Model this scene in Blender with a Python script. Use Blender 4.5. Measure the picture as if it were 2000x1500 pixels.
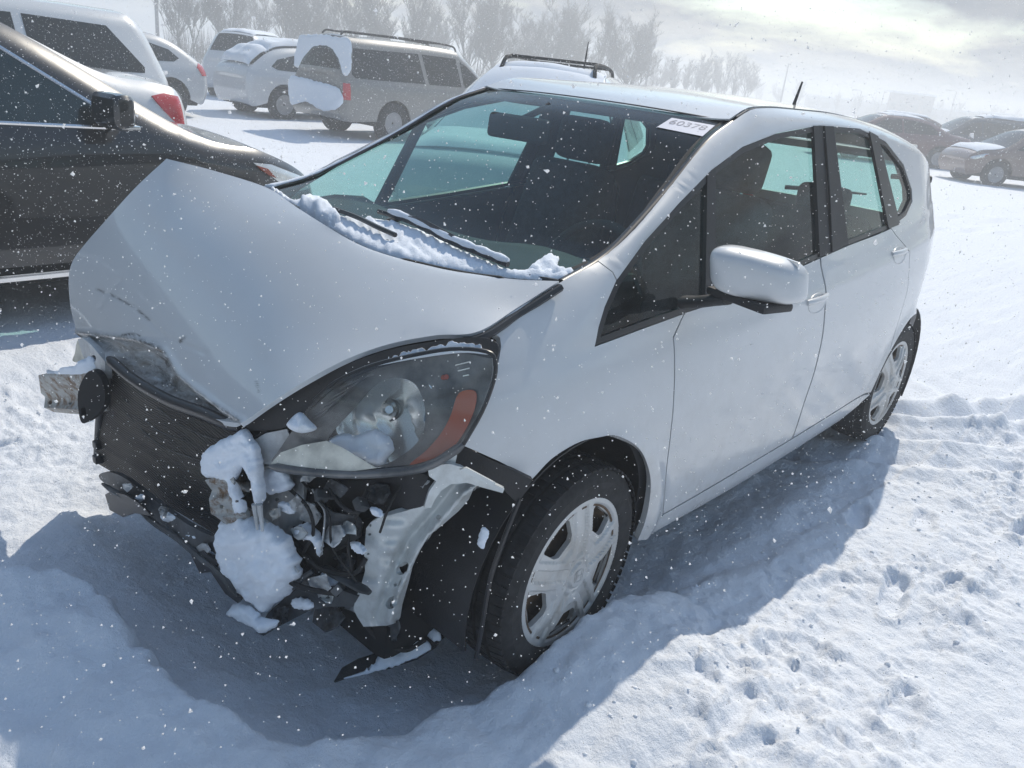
import bpy, bmesh, math, random
import numpy as np
from mathutils import Vector, Matrix
from mathutils.geometry import delaunay_2d_cdt

for o in list(bpy.data.objects):
    bpy.data.objects.remove(o)
SC = bpy.context.scene
COL = SC.collection
RNG = random.Random(7)
NR = np.random.RandomState(11)
rad = math.radians

# ------------------------------------------------------------------ camera
CAM_LOC = np.array([1.53227, 1.83030, 1.53443])
CAM_AZ, CAM_EL, CAM_ROLL, CAM_F = rad(220.3594), rad(-21.3508), rad(6.5305), 1566.63
_f = np.array([math.cos(CAM_EL)*math.cos(CAM_AZ), math.cos(CAM_EL)*math.sin(CAM_AZ), math.sin(CAM_EL)])
_r = np.cross(_f, [0, 0, 1.0]); _r /= np.linalg.norm(_r)
_u = np.cross(_r, _f)
_r2 = math.cos(CAM_ROLL)*_r + math.sin(CAM_ROLL)*_u
_u2 = -math.sin(CAM_ROLL)*_r + math.cos(CAM_ROLL)*_u
CAM_R = np.stack([_r2, _u2, -_f], 1)
cam_data = bpy.data.cameras.new('camera')
cam_data.sensor_width = 36.0
cam_data.lens = CAM_F*36.0/2000.0
cam_data.clip_start = 0.05
cam_data.clip_end = 2000
cam = bpy.data.objects.new('camera', cam_data)
COL.objects.link(cam)
M = Matrix.Identity(4)
for i in range(3):
    for j in range(3):
        M[i][j] = CAM_R[i, j]
    M[i][3] = CAM_LOC[i]
cam.matrix_world = M
SC.camera = cam

# ------------------------------------------------------------------ light
SUN_DIR = Vector((-0.92, -0.335, 1.0)).normalized()      # towards the sun
SUN_ELEV = math.asin(SUN_DIR.z)
SUN_AZ = math.atan2(SUN_DIR.y, SUN_DIR.x)
world = bpy.data.worlds.new('World')
SC.world = world
world.use_nodes = True
wn = world.node_tree
wn.nodes.clear()
w_out = wn.nodes.new('ShaderNodeOutputWorld')
w_bg = wn.nodes.new('ShaderNodeBackground')
w_sky = wn.nodes.new('ShaderNodeTexSky')
w_sky.sky_type = 'NISHITA'
w_sky.sun_disc = False
w_sky.sun_elevation = SUN_ELEV
w_sky.sun_rotation = math.pi/2 - SUN_AZ
w_sky.air_density = 1.6
w_sky.dust_density = 0.2
w_sky.ozone_density = 2.5
w_tc = wn.nodes.new('ShaderNodeTexCoord')
w_sep = wn.nodes.new('ShaderNodeSeparateXYZ')
wn.links.new(w_tc.outputs['Generated'], w_sep.inputs[0])
def wmath(op, a, b=None, clamp=False):
    n = wn.nodes.new('ShaderNodeMath'); n.operation = op; n.use_clamp = clamp
    for i, v in enumerate((a, b)):
        if v is None: continue
        if isinstance(v, (int, float)): n.inputs[i].default_value = v
        else: wn.links.new(v, n.inputs[i])
    return n.outputs[0]
zc = wmath('ADD', wmath('MAXIMUM', w_sep.outputs[2], 0.0), 0.22)
w_cmb = wn.nodes.new('ShaderNodeCombineXYZ')
wn.links.new(wmath('DIVIDE', w_sep.outputs[0], zc), w_cmb.inputs[0])
wn.links.new(wmath('DIVIDE', w_sep.outputs[1], zc), w_cmb.inputs[1])
def wnoise(scale, detail, rough, dist=0.0, off=(0, 0, 0)):
    mp = wn.nodes.new('ShaderNodeMapping'); mp.inputs['Location'].default_value = off
    wn.links.new(w_cmb.outputs[0], mp.inputs[0])
    n = wn.nodes.new('ShaderNodeTexNoise'); n.inputs['Scale'].default_value = scale
    n.inputs['Detail'].default_value = detail; n.inputs['Roughness'].default_value = rough
    n.inputs['Distortion'].default_value = dist
    wn.links.new(mp.outputs[0], n.inputs['Vector'])
    return n.outputs['Fac']
def wramp(fac, stops):
    r = wn.nodes.new('ShaderNodeValToRGB')
    el = r.color_ramp.elements
    while len(el) < len(stops): el.new(0.5)
    for e, (p, c) in zip(el, stops):
        e.position = p; e.color = (c[0], c[1], c[2], 1)
    wn.links.new(fac, r.inputs[0])
    return r.outputs[0]
# cloud decks overlap towards the horizon and open up overhead
c_cov = wmath('MULTIPLY', wmath('POWER', wmath('SUBTRACT', 1.0, wmath('MAXIMUM', w_sep.outputs[2], 0.0)), 3.0), 0.22)
c_mask = wramp(wmath('ADD', wnoise(0.85, 6, 0.55, 0.2), c_cov), [(0.54, (0, 0, 0)), (0.67, (1, 1, 1))])
CL = 4.3
c_col = wramp(wnoise(2.3, 9, 0.58, 0.25, (3.1, 1.7, 0)),
              [(0.38, (0.44*CL, 0.51*CL, 0.62*CL)), (0.48, (0.62*CL, 0.66*CL, 0.74*CL)), (0.60, (1.1*CL, 1.08*CL, 1.03*CL))])
# clouds scatter forward: brighter towards the sun, smoothly darker away from it
w_dot = wn.nodes.new('ShaderNodeVectorMath'); w_dot.operation = 'DOT_PRODUCT'
wn.links.new(w_tc.outputs['Generated'], w_dot.inputs[0]); w_dot.inputs[1].default_value = SUN_DIR
w_fwd = wmath('MULTIPLY_ADD', w_dot.outputs['Value'], 0.5)
w_fwd.node.inputs[2].default_value = 0.5
w_fwd = wmath('POWER', w_fwd, 2.0)
w_fwd = wmath('MULTIPLY_ADD', w_fwd, 0.88); w_fwd.node.inputs[2].default_value = 0.12
w_sc = wn.nodes.new('ShaderNodeVectorMath'); w_sc.operation = 'SCALE'
wn.links.new(c_col, w_sc.inputs[0]); wn.links.new(w_fwd, w_sc.inputs['Scale'])
c_col = w_sc.outputs[0]
w_mix = wn.nodes.new('ShaderNodeMix'); w_mix.data_type = 'RGBA'
wn.links.new(c_mask, w_mix.inputs[0])
wn.links.new(w_sky.outputs[0], w_mix.inputs[6])
wn.links.new(c_col, w_mix.inputs[7])
wn.links.new(w_mix.outputs[2], w_bg.inputs[0])
w_bg.inputs[1].default_value = 0.15
wn.links.new(w_bg.outputs[0], w_out.inputs[0])

sun_data = bpy.data.lights.new('sun', 'SUN')
sun_data.energy = 4.0
sun_data.angle = rad(0.6)
sun_data.color = (1.0, 0.92, 0.79)
sun = bpy.data.objects.new('sun', sun_data)
COL.objects.link(sun)
sun.rotation_euler = (-SUN_DIR).to_track_quat('-Z', 'Y').to_euler()
SC.view_settings.view_transform = 'Standard'
SC.view_settings.look = 'None'
SC.view_settings.exposure = -0.17
SC.view_settings.gamma = 1.0
SC.render.engine = 'CYCLES'
SC.cycles.use_denoising = True
SC.cycles.max_bounces = 8
SC.cycles.transparent_max_bounces = 16
SC.cycles.volume_bounces = 1

# ------------------------------------------------------------------ back-projection onto planes
def ray(u, v):
    return CAM_R @ np.array([(u-1000)/CAM_F, (750-v)/CAM_F, -1.0])
def on(u, v, n, c):
    d = ray(u, v); n = np.asarray(n, float)
    return CAM_LOC + d*((c - n @ CAM_LOC)/(n @ d))
def PX(u, v, x): return on(u, v, (1, 0, 0), x)
def PY(u, v, y): return on(u, v, (0, 1, 0), y)
def PZ(u, v, z): return on(u, v, (0, 0, 1), z)
def PXv(U, V, Xv):
    """vectorised PX"""
    U = np.asarray(U, float); V = np.asarray(V, float)
    d = np.stack([(U-1000)/CAM_F, (750-V)/CAM_F, -np.ones_like(U)], -1) @ CAM_R.T
    t = (Xv - CAM_LOC[0])/d[..., 0]
    return CAM_LOC + d*t[..., None]

# ------------------------------------------------------------------ numeric helpers
class Curve1:
    """monotone cubic interpolation, vectorised, clamped ends"""
    def __init__(self, pts):
        pts = sorted(pts)
        self.x = np.array([p[0] for p in pts], float); self.y = np.array([p[1] for p in pts], float)
        h = np.diff(self.x); d = np.diff(self.y)/h
        m = np.zeros_like(self.x)
        m[0], m[-1] = d[0], d[-1]
        for i in range(1, len(m)-1):
            if d[i-1]*d[i] > 0:
                w1 = 2*h[i]+h[i-1]; w2 = h[i]+2*h[i-1]
                m[i] = (w1+w2)/(w1/d[i-1]+w2/d[i])
        self.m = m
    def __call__(self, q):
        q = np.clip(np.asarray(q, float), self.x[0], self.x[-1])
        i = np.clip(np.searchsorted(self.x, q)-1, 0, len(self.x)-2)
        h = self.x[i+1]-self.x[i]; t = (q-self.x[i])/h
        return ((2*t**3-3*t**2+1)*self.y[i] + (t**3-2*t**2+t)*h*self.m[i]
                + (-2*t**3+3*t**2)*self.y[i+1] + (t**3-t**2)*h*self.m[i+1])

_PERM = NR.permutation(256); _PERM = np.concatenate([_PERM, _PERM])
_GR = NR.uniform(0, 2*np.pi, 256); _GX, _GY = np.cos(_GR), np.sin(_GR)
def perlin(x, y):
    x = np.asarray(x, float); y = np.asarray(y, float)
    xi = np.floor(x).astype(int); yi = np.floor(y).astype(int)
    xf = x-xi; yf = y-yi
    u = xf**3*(xf*(xf*6-15)+10); v = yf**3*(yf*(yf*6-15)+10)
    def g(a, b, dx, dy):
        k = _PERM[(_PERM[a & 255]+b) & 255]
        return _GX[k]*dx+_GY[k]*dy
    n00 = g(xi, yi, xf, yf); n10 = g(xi+1, yi, xf-1, yf)
    n01 = g(xi, yi+1, xf, yf-1); n11 = g(xi+1, yi+1, xf-1, yf-1)
    return (n00*(1-u)+n10*u)*(1-v)+(n01*(1-u)+n11*u)*v
def fbm(x, y, oct=4, rough=0.5):
    s = 0; a = 1.0; f = 1.0
    for i in range(oct):
        s = s + a*perlin(x*f+17.3*i, y*f-9.1*i); a *= rough; f *= 2.03
    return s
def sstep(a, b, x):
    t = np.clip((x-a)/(b-a), 0, 1); return t*t*(3-2*t)

# ------------------------------------------------------------------ objects
def tag(o, label=None, cat=None, group=None, kind=None):
    if label: o['label'] = label
    if cat: o['category'] = cat
    if group: o['group'] = group
    if kind: o['kind'] = kind
    return o
def empty(name, loc=(0, 0, 0), rz=0.0):
    o = bpy.data.objects.new(name, None); COL.objects.link(o)
    o.location = loc; o.rotation_euler = (0, 0, rz); o.empty_display_size = 0.2
    return o
def mesh_obj(name, verts, faces, mat, parent=None, smooth=True, normals=None, auto=None):
    me = bpy.data.meshes.new(name)
    me.from_pydata([tuple(map(float, v)) for v in verts], [], [tuple(map(int, f)) for f in faces])
    if smooth:
        me.polygons.foreach_set('use_smooth', [True]*len(me.polygons))
    me.update()
    if normals is not None:
        me.normals_split_custom_set_from_vertices([tuple(map(float, n)) for n in normals])
    elif auto is not None:
        me.set_sharp_from_angle(angle=rad(auto))
    if mat: me.materials.append(mat)
    o = bpy.data.objects.new(name, me); COL.objects.link(o)
    if parent: o.parent = parent
    return o
def bm_obj(name, bm, mat, parent=None, smooth=True, auto=40):
    me = bpy.data.meshes.new(name)
    bm.normal_update(); bm.to_mesh(me); bm.free()
    if smooth:
        me.polygons.foreach_set('use_smooth', [True]*len(me.polygons))
        if auto: me.set_sharp_from_angle(angle=rad(auto))
    if mat: me.materials.append(mat)
    o = bpy.data.objects.new(name, me); COL.objects.link(o)
    if parent: o.parent = parent
    return o
def copy_tree(o, parent=None):
    c = o.copy(); COL.objects.link(c); c.parent = parent
    for ch in list(o.children): copy_tree(ch, c)
    return c

def spline(pts, n):
    """Catmull-Rom through points (any dim), n samples"""
    P = np.array(pts, float)
    P = np.vstack([2*P[0]-P[1], P, 2*P[-1]-P[-2]])
    L = len(P)-3
    out = []
    for t in np.linspace(0, L, n):
        i = min(int(t), L-1); s = t-i
        a, b, c, d = P[i:i+4]
        out.append(0.5*((2*b)+(-a+c)*s+(2*a-5*b+4*c-d)*s*s+(-a+3*b-3*c+d)*s**3))
    return np.array(out)

def tube(name, pts, r, mat, parent=None, seg=8, caps=True, flat=1.0, up=None):
    """swept tube; r is a number or a list; flat squashes one axis"""
    P = np.array(pts, float); n = len(P)
    R = np.full(n, r, float) if np.isscalar(r) else np.array(r, float)
    V, F = [], []
    T = np.gradient(P, axis=0); T /= np.linalg.norm(T, axis=1)[:, None]+1e-12
    ref = np.array(up if up is not None else ([0, 0, 1] if abs(T[0][2]) < 0.9 else [1, 0, 0]), float)
    for i in range(n):
        a = ref - T[i]*(ref @ T[i]); a /= np.linalg.norm(a)+1e-12
        b = np.cross(T[i], a); ref = a if up is None else ref
        for k in range(seg):
            th = 2*math.pi*(k+0.5)/seg
            V.append(P[i] + R[i]*(math.cos(th)*a*flat + math.sin(th)*b))
    for i in range(n-1):
        for k in range(seg):
            F.append((i*seg+k, i*seg+(k+1) % seg, (i+1)*seg+(k+1) % seg, (i+1)*seg+k))
    if caps:
        F.append(tuple(range(seg))[::-1]); F.append(tuple((n-1)*seg+k for k in range(seg)))
    if name is None: return V, F
    return mesh_obj(name, V, F, mat, parent, auto=50)

def rbox(name, c, size, mat, parent=None, bev=0.01, seg=2, rot=(0, 0, 0), taper=None):
    bm = bmesh.new()
    bmesh.ops.create_cube(bm, size=1.0)
    for v in bm.verts:
        k = 1.0
        if taper and v.co.z > 0: v.co.x *= taper[0]; v.co.y *= taper[1]
        v.co = Vector((v.co.x*size[0], v.co.y*size[1], v.co.z*size[2]))
    if bev > 0:
        bmesh.ops.bevel(bm, geom=bm.edges[:], offset=bev, segments=seg, profile=0.6, affect='EDGES')
    from mathutils import Euler
    bm.transform(Matrix.Translation(c) @ Euler(rot).to_matrix().to_4x4())
    return bm_obj(name, bm, mat, parent, auto=35)

def inpoly(px, py, loop):
    L = np.array(loop); x1, y1 = L[:, 0], L[:, 1]; x2, y2 = np.roll(x1, -1), np.roll(y1, -1)
    c = np.zeros(len(px), bool)
    for a, b, cc, d in zip(x1, y1, x2, y2):
        if b == d: continue
        m = ((b > py) != (d > py)) & (px < (cc-a)*(py-b)/(d-b)+a)
        c ^= m
    return c
def edgedist(px, py, loop):
    L = np.array(loop); A = L; B = np.roll(L, -1, axis=0)
    best = np.full(len(px), 1e9)
    for a, b in zip(A, B):
        d = b-a; l2 = d @ d
        t = np.clip(((px-a[0])*d[0]+(py-a[1])*d[1])/max(l2, 1e-12), 0, 1)
        best = np.minimum(best, np.hypot(px-a[0]-t*d[0], py-a[1]-t*d[1]))
    return best
def densify(loop, step):
    out = []
    n = len(loop)
    for i in range(n):
        a = np.array(loop[i], float); b = np.array(loop[(i+1) % n], float)
        k = max(1, int(math.ceil(np.linalg.norm(b-a)/step)))
        for j in range(k): out.append(a+(b-a)*j/k)
    return np.array(out)
def inset(loop, d):
    L = np.array(loop, float); n = len(L)
    area = 0.5*np.sum(L[:, 0]*np.roll(L[:, 1], -1)-np.roll(L[:, 0], -1)*L[:, 1])
    s = 1 if area > 0 else -1
    out = []
    for i in range(n):
        a = L[i-1]; b = L[i]; c = L[(i+1) % n]
        e1 = b-a; e2 = c-b
        e1 = e1/(np.linalg.norm(e1)+1e-12); e2 = e2/(np.linalg.norm(e2)+1e-12)
        n1 = np.array([-e1[1], e1[0]])*s; n2 = np.array([-e2[1], e2[0]])*s
        m = n1+n2; l = np.linalg.norm(m)
        m = n1 if l < 1e-6 else m/l
        k = 1.0/max(0.5, m @ n1)
        out.append(b+m*d*k)
    return np.array(out)
def cdt_fill(loop, holes, step):
    loops = [densify(loop, step)]+[densify(h, step) for h in holes]
    pts, edges = [], []
    for L in loops:
        b = len(pts); pts += [tuple(p) for p in L]
        edges += [(b+i, b+(i+1) % len(L)) for i in range(len(L))]
    lo = loops[0].min(0); hi = loops[0].max(0)
    gx = np.arange(lo[0], hi[0], step); gy = np.arange(lo[1], hi[1], step*0.866)
    GX, GY = np.meshgrid(gx, gy); GX = GX+((np.arange(len(gy)) % 2)*step/2)[:, None]
    q = np.stack([GX.ravel(), GY.ravel()], 1)
    m = inpoly(q[:, 0], q[:, 1], loops[0])
    for h in loops[1:]: m &= ~inpoly(q[:, 0], q[:, 1], h)
    q = q[m]
    if len(q):
        d = np.min([edgedist(q[:, 0], q[:, 1], L) for L in loops], axis=0)
        q = q[d > step*0.45]
    allp = pts+[tuple(p) for p in q]
    v, e, f, *_ = delaunay_2d_cdt([Vector(p) for p in allp], edges, [], 0, 1e-7)
    v = np.array([(a.x, a.y) for a in v]); f = np.array([tuple(t) for t in f if len(t) == 3])
    cen = v[f].mean(1)
    m = inpoly(cen[:, 0], cen[:, 1], loops[0])
    for h in loops[1:]: m &= ~inpoly(cen[:, 0], cen[:, 1], h)
    f = f[m]
    # counter-clockwise
    a = v[f[:, 0]]; b = v[f[:, 1]]; c = v[f[:, 2]]
    fl = ((b[:, 0]-a[:, 0])*(c[:, 1]-a[:, 1])-(b[:, 1]-a[:, 1])*(c[:, 0]-a[:, 0])) < 0
    f[fl] = f[fl][:, ::-1]
    return v, f, loops
def panel(name, loop, S, mat, parent=None, step=0.03, holes=(), flange=0.014, eps=0.002, flip=False,
          mirror=False, lift=0.0, toward=None, back=False):
    """a curved sheet: a 2-D outline laid on the surface S(a, b) -> (n, 3), its edges folded in by flange"""
    v, f, loops = cdt_fill(loop, holes, step)
    P = S(v[:, 0], v[:, 1])
    Pa = S(v[:, 0]+eps, v[:, 1])-S(v[:, 0]-eps, v[:, 1])
    Pb = S(v[:, 0], v[:, 1]+eps)-S(v[:, 0], v[:, 1]-eps)
    N = np.cross(Pa, Pb); N /= np.linalg.norm(N, axis=1)[:, None]+1e-15
    if toward is not None and (N @ np.asarray(toward, float)).mean() < 0:
        flip = True
    if flip: N = -N; f = f[:, ::-1]
    P = P+N*lift
    from collections import Counter
    ec = Counter(); ed = {}
    for t in f:
        for i in range(3):
            a, b = int(t[i]), int(t[(i+1) % 3]); k = (min(a, b), max(a, b)); ec[k] += 1; ed[k] = (a, b)
    verts = [p for p in P]; norms = [n for n in N]; faces = [tuple(t) for t in f]
    if flange > 0:
        bnd = [ed[k] for k in ec if ec[k] == 1]
        idx = {}
        acc = {}
        for a, b in bnd:
            e = P[b]-P[a]; o = np.cross(e, N[a]); o /= np.linalg.norm(o)+1e-15
            acc[a] = acc.get(a, 0)+o; acc[b] = acc.get(b, 0)+o
        for a in acc:
            o = acc[a]/(np.linalg.norm(acc[a])+1e-12)
            idx[a] = len(verts)
            verts.append(P[a]); norms.append(o)
            verts.append(P[a]-N[a]*flange); norms.append(o)
        for a, b in bnd:
            i, j = idx[a], idx[b]
            faces.append((j, i, i+1, j+1))
        if back:
            nb = len(verts)
            for p, n in zip(P, N): verts.append(p-n*flange); norms.append(-n)
            faces += [(nb+t[0], nb+t[2], nb+t[1]) for t in f]
    verts = np.array(verts); norms = np.array(norms)
    if mirror:
        verts = verts*[1, -1, 1]; norms = norms*[1, -1, 1]; faces = [t[::-1] for t in faces]
    return mesh_obj(name, verts, faces, mat, parent, normals=norms)

def grid(name, P, mat, parent=None, thick=0.0, flip=False, mirror=False, smooth=True):
    """P: (m, n, 3) array of points; a closed sheet of the given thickness"""
    P = np.array(P, float); m, n = P.shape[:2]
    du = np.gradient(P, axis=0); dv = np.gradient(P, axis=1)
    N = np.cross(du, dv); N /= np.linalg.norm(N, axis=2)[:, :, None]+1e-15
    if flip: N = -N
    V = list(P.reshape(-1, 3)); NN = list(N.reshape(-1, 3)); F = []
    for i in range(m-1):
        for j in range(n-1):
            q = (i*n+j, (i+1)*n+j, (i+1)*n+j+1, i*n+j+1)
            F.append(q[::-1] if flip else q)
    if thick > 0:
        b = len(V)
        V += list((P-N*thick).reshape(-1, 3)); NN += list((-N).reshape(-1, 3))
        F += [tuple(x+b for x in q[::-1]) for q in F[:]]
        ring = [(0, j) for j in range(n)]+[(i, n-1) for i in range(1, m)]+[(m-1, j) for j in range(n-2, -1, -1)]+[(i, 0) for i in range(m-2, 0, -1)]
        s = len(V); cen = P.reshape(-1, 3).mean(0)
        for (i, j) in ring:
            o = P[i, j]-cen; o -= N[i, j]*(o @ N[i, j]); o /= np.linalg.norm(o)+1e-12
            V += [P[i, j], P[i, j]-N[i, j]*thick]; NN += [o, o]
        L = len(ring)
        for k in range(L):
            a, c = s+2*k, s+2*((k+1) % L)
            F.append((a, a+1, c+1, c) if flip else (a, c, c+1, a+1))
    V = np.array(V); NN = np.array(NN)
    if mirror: V = V*[1, -1, 1]; NN = NN*[1, -1, 1]; F = [q[::-1] for q in F]
    return mesh_obj(name, V, F, mat, parent, smooth=smooth, normals=NN if smooth else None)

def pillow(name, loop, S, mat, parent=None, h=0.05, r=0.03, step=0.012, direc=None, noise=0.0, nscale=20.0, eps=0.002, scale2d=1.0, power=0.5, ragged=0.0):
    """a rounded lump: the outline on S swells by h towards direc (or the normal); closed behind"""
    if ragged:
        loop = densify(loop, step*1.3); c_ = loop.mean(0); dv_ = loop-c_; dv_ /= np.linalg.norm(dv_, axis=1)[:, None]+1e-9
        loop = loop+dv_*(ragged*fbm(loop[:, 0]*nscale*2.2+4, loop[:, 1]*nscale*2.2, 4, .6))[:, None]
    v, f, loops = cdt_fill(loop, (), step)
    P = S(v[:, 0], v[:, 1])
    Pa = S(v[:, 0]+eps, v[:, 1])-S(v[:, 0]-eps, v[:, 1]); Pb = S(v[:, 0], v[:, 1]+eps)-S(v[:, 0], v[:, 1]-eps)
    N = np.cross(Pa, Pb); N /= np.linalg.norm(N, axis=1)[:, None]+1e-15
    D = np.asarray(direc, float)/np.linalg.norm(direc) if direc is not None else None
    if D is not None and (N @ D).mean() < 0: N = -N; f = f[:, ::-1]
    d = edgedist(v[:, 0], v[:, 1], loops[0])
    t = np.clip(d/r, 0, 1)
    prof = (1-(1-t)**2)**power
    a = h*prof
    if noise: a = a*np.maximum(.12, 1+1.5*noise*fbm(v[:, 0]*nscale*scale2d, v[:, 1]*nscale*scale2d, 5, 0.6))
    off = N if D is None else np.broadcast_to(D, N.shape)
    top = P+off*a[:, None]; bot = P-off*0.004
    n = len(v); ins = d > 1e-5
    V = list(top)+list(bot)
    F = [tuple(t) for t in f]+[(t[0]+n, t[2]+n, t[1]+n) for t in f]
    from collections import Counter
    ec = Counter(); ed = {}
    for t in f:
        for i in range(3):
            x, y = int(t[i]), int(t[(i+1) % 3]); k = (min(x, y), max(x, y)); ec[k] += 1; ed[k] = (x, y)
    for k in ec:
        if ec[k] == 1:
            x, y = ed[k]; F.append((y, x, x+n, y+n))
    return mesh_obj(name, V, F, mat, parent)

def lathe(name, prof, seg, mat, parent=None, M4=None, auto=35):
    """prof: list of (radius, y); spun about the y axis"""
    V, F = [], []
    n = len(prof)
    for k in range(seg):
        th = 2*math.pi*k/seg
        for r_, y in prof: V.append((r_*math.cos(th), y, r_*math.sin(th)))
    for k in range(seg):
        for i in range(n-1):
            a = k*n+i; b = ((k+1) % seg)*n+i
            F.append((a, a+1, b+1, b))
    if M4 is not None: V = [M4 @ Vector(v) for v in V]
    return mesh_obj(name, V, F, mat, parent, auto=auto)

# ------------------------------------------------------------------ materials
MAT = {}
def nodes(name):
    m = bpy.data.materials.new(name); m.use_nodes = True
    nt = m.node_tree; b = nt.nodes['Principled BSDF']
    MAT[name] = m
    return m, nt, b
def setp(b, **k):
    for a, v in k.items():
        i = b.inputs[a.replace('_', ' ')] if a.replace('_', ' ') in b.inputs else b.inputs[a]
        i.default_value = (v[0], v[1], v[2], 1) if isinstance(v, (tuple, list)) and len(v) == 3 and i.type == 'RGBA' else v
def tnoise(nt, scale, detail=4, rough=0.55, coord='Object', dist=0.0, stretch=None):
    tc = nt.nodes.new('ShaderNodeTexCoord'); n = nt.nodes.new('ShaderNodeTexNoise')
    n.inputs['Scale'].default_value = scale; n.inputs['Detail'].default_value = detail
    n.inputs['Roughness'].default_value = rough; n.inputs['Distortion'].default_value = dist
    src = tc.outputs[coord]
    if stretch:
        mp = nt.nodes.new('ShaderNodeMapping'); mp.inputs['Scale'].default_value = stretch
        nt.links.new(src, mp.inputs[0]); src = mp.outputs[0]
    nt.links.new(src, n.inputs['Vector'])
    return n.outputs['Fac']
def tramp(nt, fac, stops):
    r = nt.nodes.new('ShaderNodeValToRGB'); el = r.color_ramp.elements
    while len(el) < len(stops): el.new(0.5)
    for e, (p, c) in zip(el, stops):
        e.position = p; c = (c, c, c) if isinstance(c, (int, float)) else c
        e.color = (c[0], c[1], c[2], 1)
    nt.links.new(fac, r.inputs[0]); return r.outputs[0]
def tmix(nt, fac, a, b):
    x = nt.nodes.new('ShaderNodeMix'); x.data_type = 'RGBA'
    for i, v in ((0, fac), (6, a), (7, b)):
        if isinstance(v, (int, float)): x.inputs[i].default_value = v
        elif isinstance(v, tuple): x.inputs[i].default_value = (*v, 1)
        else: nt.links.new(v, x.inputs[i])
    return x.outputs[2]
def tbump(nt, b, fac, strength, dist):
    n = nt.nodes.new('ShaderNodeBump'); n.inputs['Strength'].default_value = strength
    n.inputs['Distance'].default_value = dist
    nt.links.new(fac, n.inputs['Height']); nt.links.new(n.outputs[0], b.inputs['Normal'])
    return n
def simple(name, col, rough=0.5, metal=0.0, coat=0.0, var=0.0, vscale=8.0, bump=0.0, bscale=60.0, spec=0.5):
    m, nt, b = nodes(name)
    setp(b, Base_Color=col, Roughness=rough, Metallic=metal)
    b.inputs['Coat Weight'].default_value = coat; b.inputs['Coat Roughness'].default_value = 0.04
    b.inputs['Specular IOR Level'].default_value = spec
    if var:
        f = tnoise(nt, vscale)
        nt.links.new(tmix(nt, tramp(nt, f, [(0.35, 0.0), (0.65, 1.0)]), tuple(c*(1-var) for c in col), tuple(min(1, c*(1+var)) for c in col)), b.inputs['Base Color'])
    if bump:
        tbump(nt, b, tnoise(nt, bscale, 6), bump, 0.01)
    return m

def paint(name, col, dirt=0.35, coat=1.0, metal=0.0, rough=0.4, dcol=(0.30, 0.28, 0.25)):
    """car paint with dried road film, heavier low down where spray reaches"""
    m, nt, b = nodes(name)
    tc = nt.nodes.new('ShaderNodeTexCoord'); sp = nt.nodes.new('ShaderNodeSeparateXYZ')
    nt.links.new(tc.outputs['Object'], sp.inputs[0])
    low = tramp(nt, sp.outputs[2], [(0.15, 1.0), (0.85, 0.12)])
    n1 = tramp(nt, tnoise(nt, 3.0, 6, 0.6), [(0.36, 0.0), (0.72, 1.0)])
    n2 = tramp(nt, tnoise(nt, 22.0, 6, 0.65), [(0.40, 0.2), (0.70, 1.0)])
    mul = nt.nodes.new('ShaderNodeMath'); mul.operation = 'MULTIPLY'
    nt.links.new(low, mul.inputs[0]); nt.links.new(n1, mul.inputs[1])
    mu2 = nt.nodes.new('ShaderNodeMath'); mu2.operation = 'MULTIPLY'
    nt.links.new(mul.outputs[0], mu2.inputs[0]); nt.links.new(n2, mu2.inputs[1])
    mu3 = nt.nodes.new('ShaderNodeMath'); mu3.operation = 'MULTIPLY'; mu3.inputs[1].default_value = dirt
    nt.links.new(mu2.outputs[0], mu3.inputs[0])
    nt.links.new(tmix(nt, mu3.outputs[0], col, dcol), b.inputs['Base Color'])
    setp(b, Roughness=rough, Metallic=metal)
    b.inputs['Coat Weight'].default_value = coat
    rr = nt.nodes.new('ShaderNodeMath'); rr.operation = 'MULTIPLY_ADD'
    nt.links.new(mu3.outputs[0], rr.inputs[0]); rr.inputs[1].default_value = 0.6; rr.inputs[2].default_value = 0.05
    nt.links.new(rr.outputs[0], b.inputs['Coat Roughness'])
    return m
def glass(name, tint, gloss=1.0, dust=0.0):
    m = bpy.data.materials.new(name); m.use_nodes = True; MAT[name] = m
    nt = m.node_tree; nt.nodes.clear()
    o = nt.nodes.new('ShaderNodeOutputMaterial'); t = nt.nodes.new('ShaderNodeBsdfTransparent')
    t.inputs[0].default_value = (*tint, 1)
    g = nt.nodes.new('ShaderNodeBsdfGlossy'); g.inputs['Roughness'].default_value = 0.02
    lw = nt.nodes.new('ShaderNodeLayerWeight'); lw.inputs[0].default_value = 0.5
    pw = nt.nodes.new('ShaderNodeMath'); pw.operation = 'POWER'; pw.inputs[1].default_value = 5.0
    nt.links.new(lw.outputs['Facing'], pw.inputs[0])
    mi = nt.nodes.new('ShaderNodeMixShader')
    mm = nt.nodes.new('ShaderNodeMath'); mm.operation = 'MULTIPLY_ADD'; mm.inputs[1].default_value = 0.95*gloss; mm.inputs[2].default_value = 0.045*gloss
    nt.links.new(pw.outputs[0], mm.inputs[0]); nt.links.new(mm.outputs[0], mi.inputs[0])
    nt.links.new(t.outputs[0], mi.inputs[1]); nt.links.new(g.outputs[0], mi.inputs[2])
    last = mi.outputs[0]
    if dust:
        d = nt.nodes.new('ShaderNodeBsdfDiffuse'); d.inputs[0].default_value = (0.75, 0.77, 0.8, 1)
        fac = tramp(nt, tnoise(nt, 9.0, 8, 0.7), [(0.40, 0.02*dust), (0.75, 0.30*dust)])
        m2 = nt.nodes.new('ShaderNodeMixShader'); nt.links.new(fac, m2.inputs[0])
        nt.links.new(last, m2.inputs[1]); nt.links.new(d.outputs[0], m2.inputs[2]); last = m2.outputs[0]
    nt.links.new(last, o.inputs[0])
    return m

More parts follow.
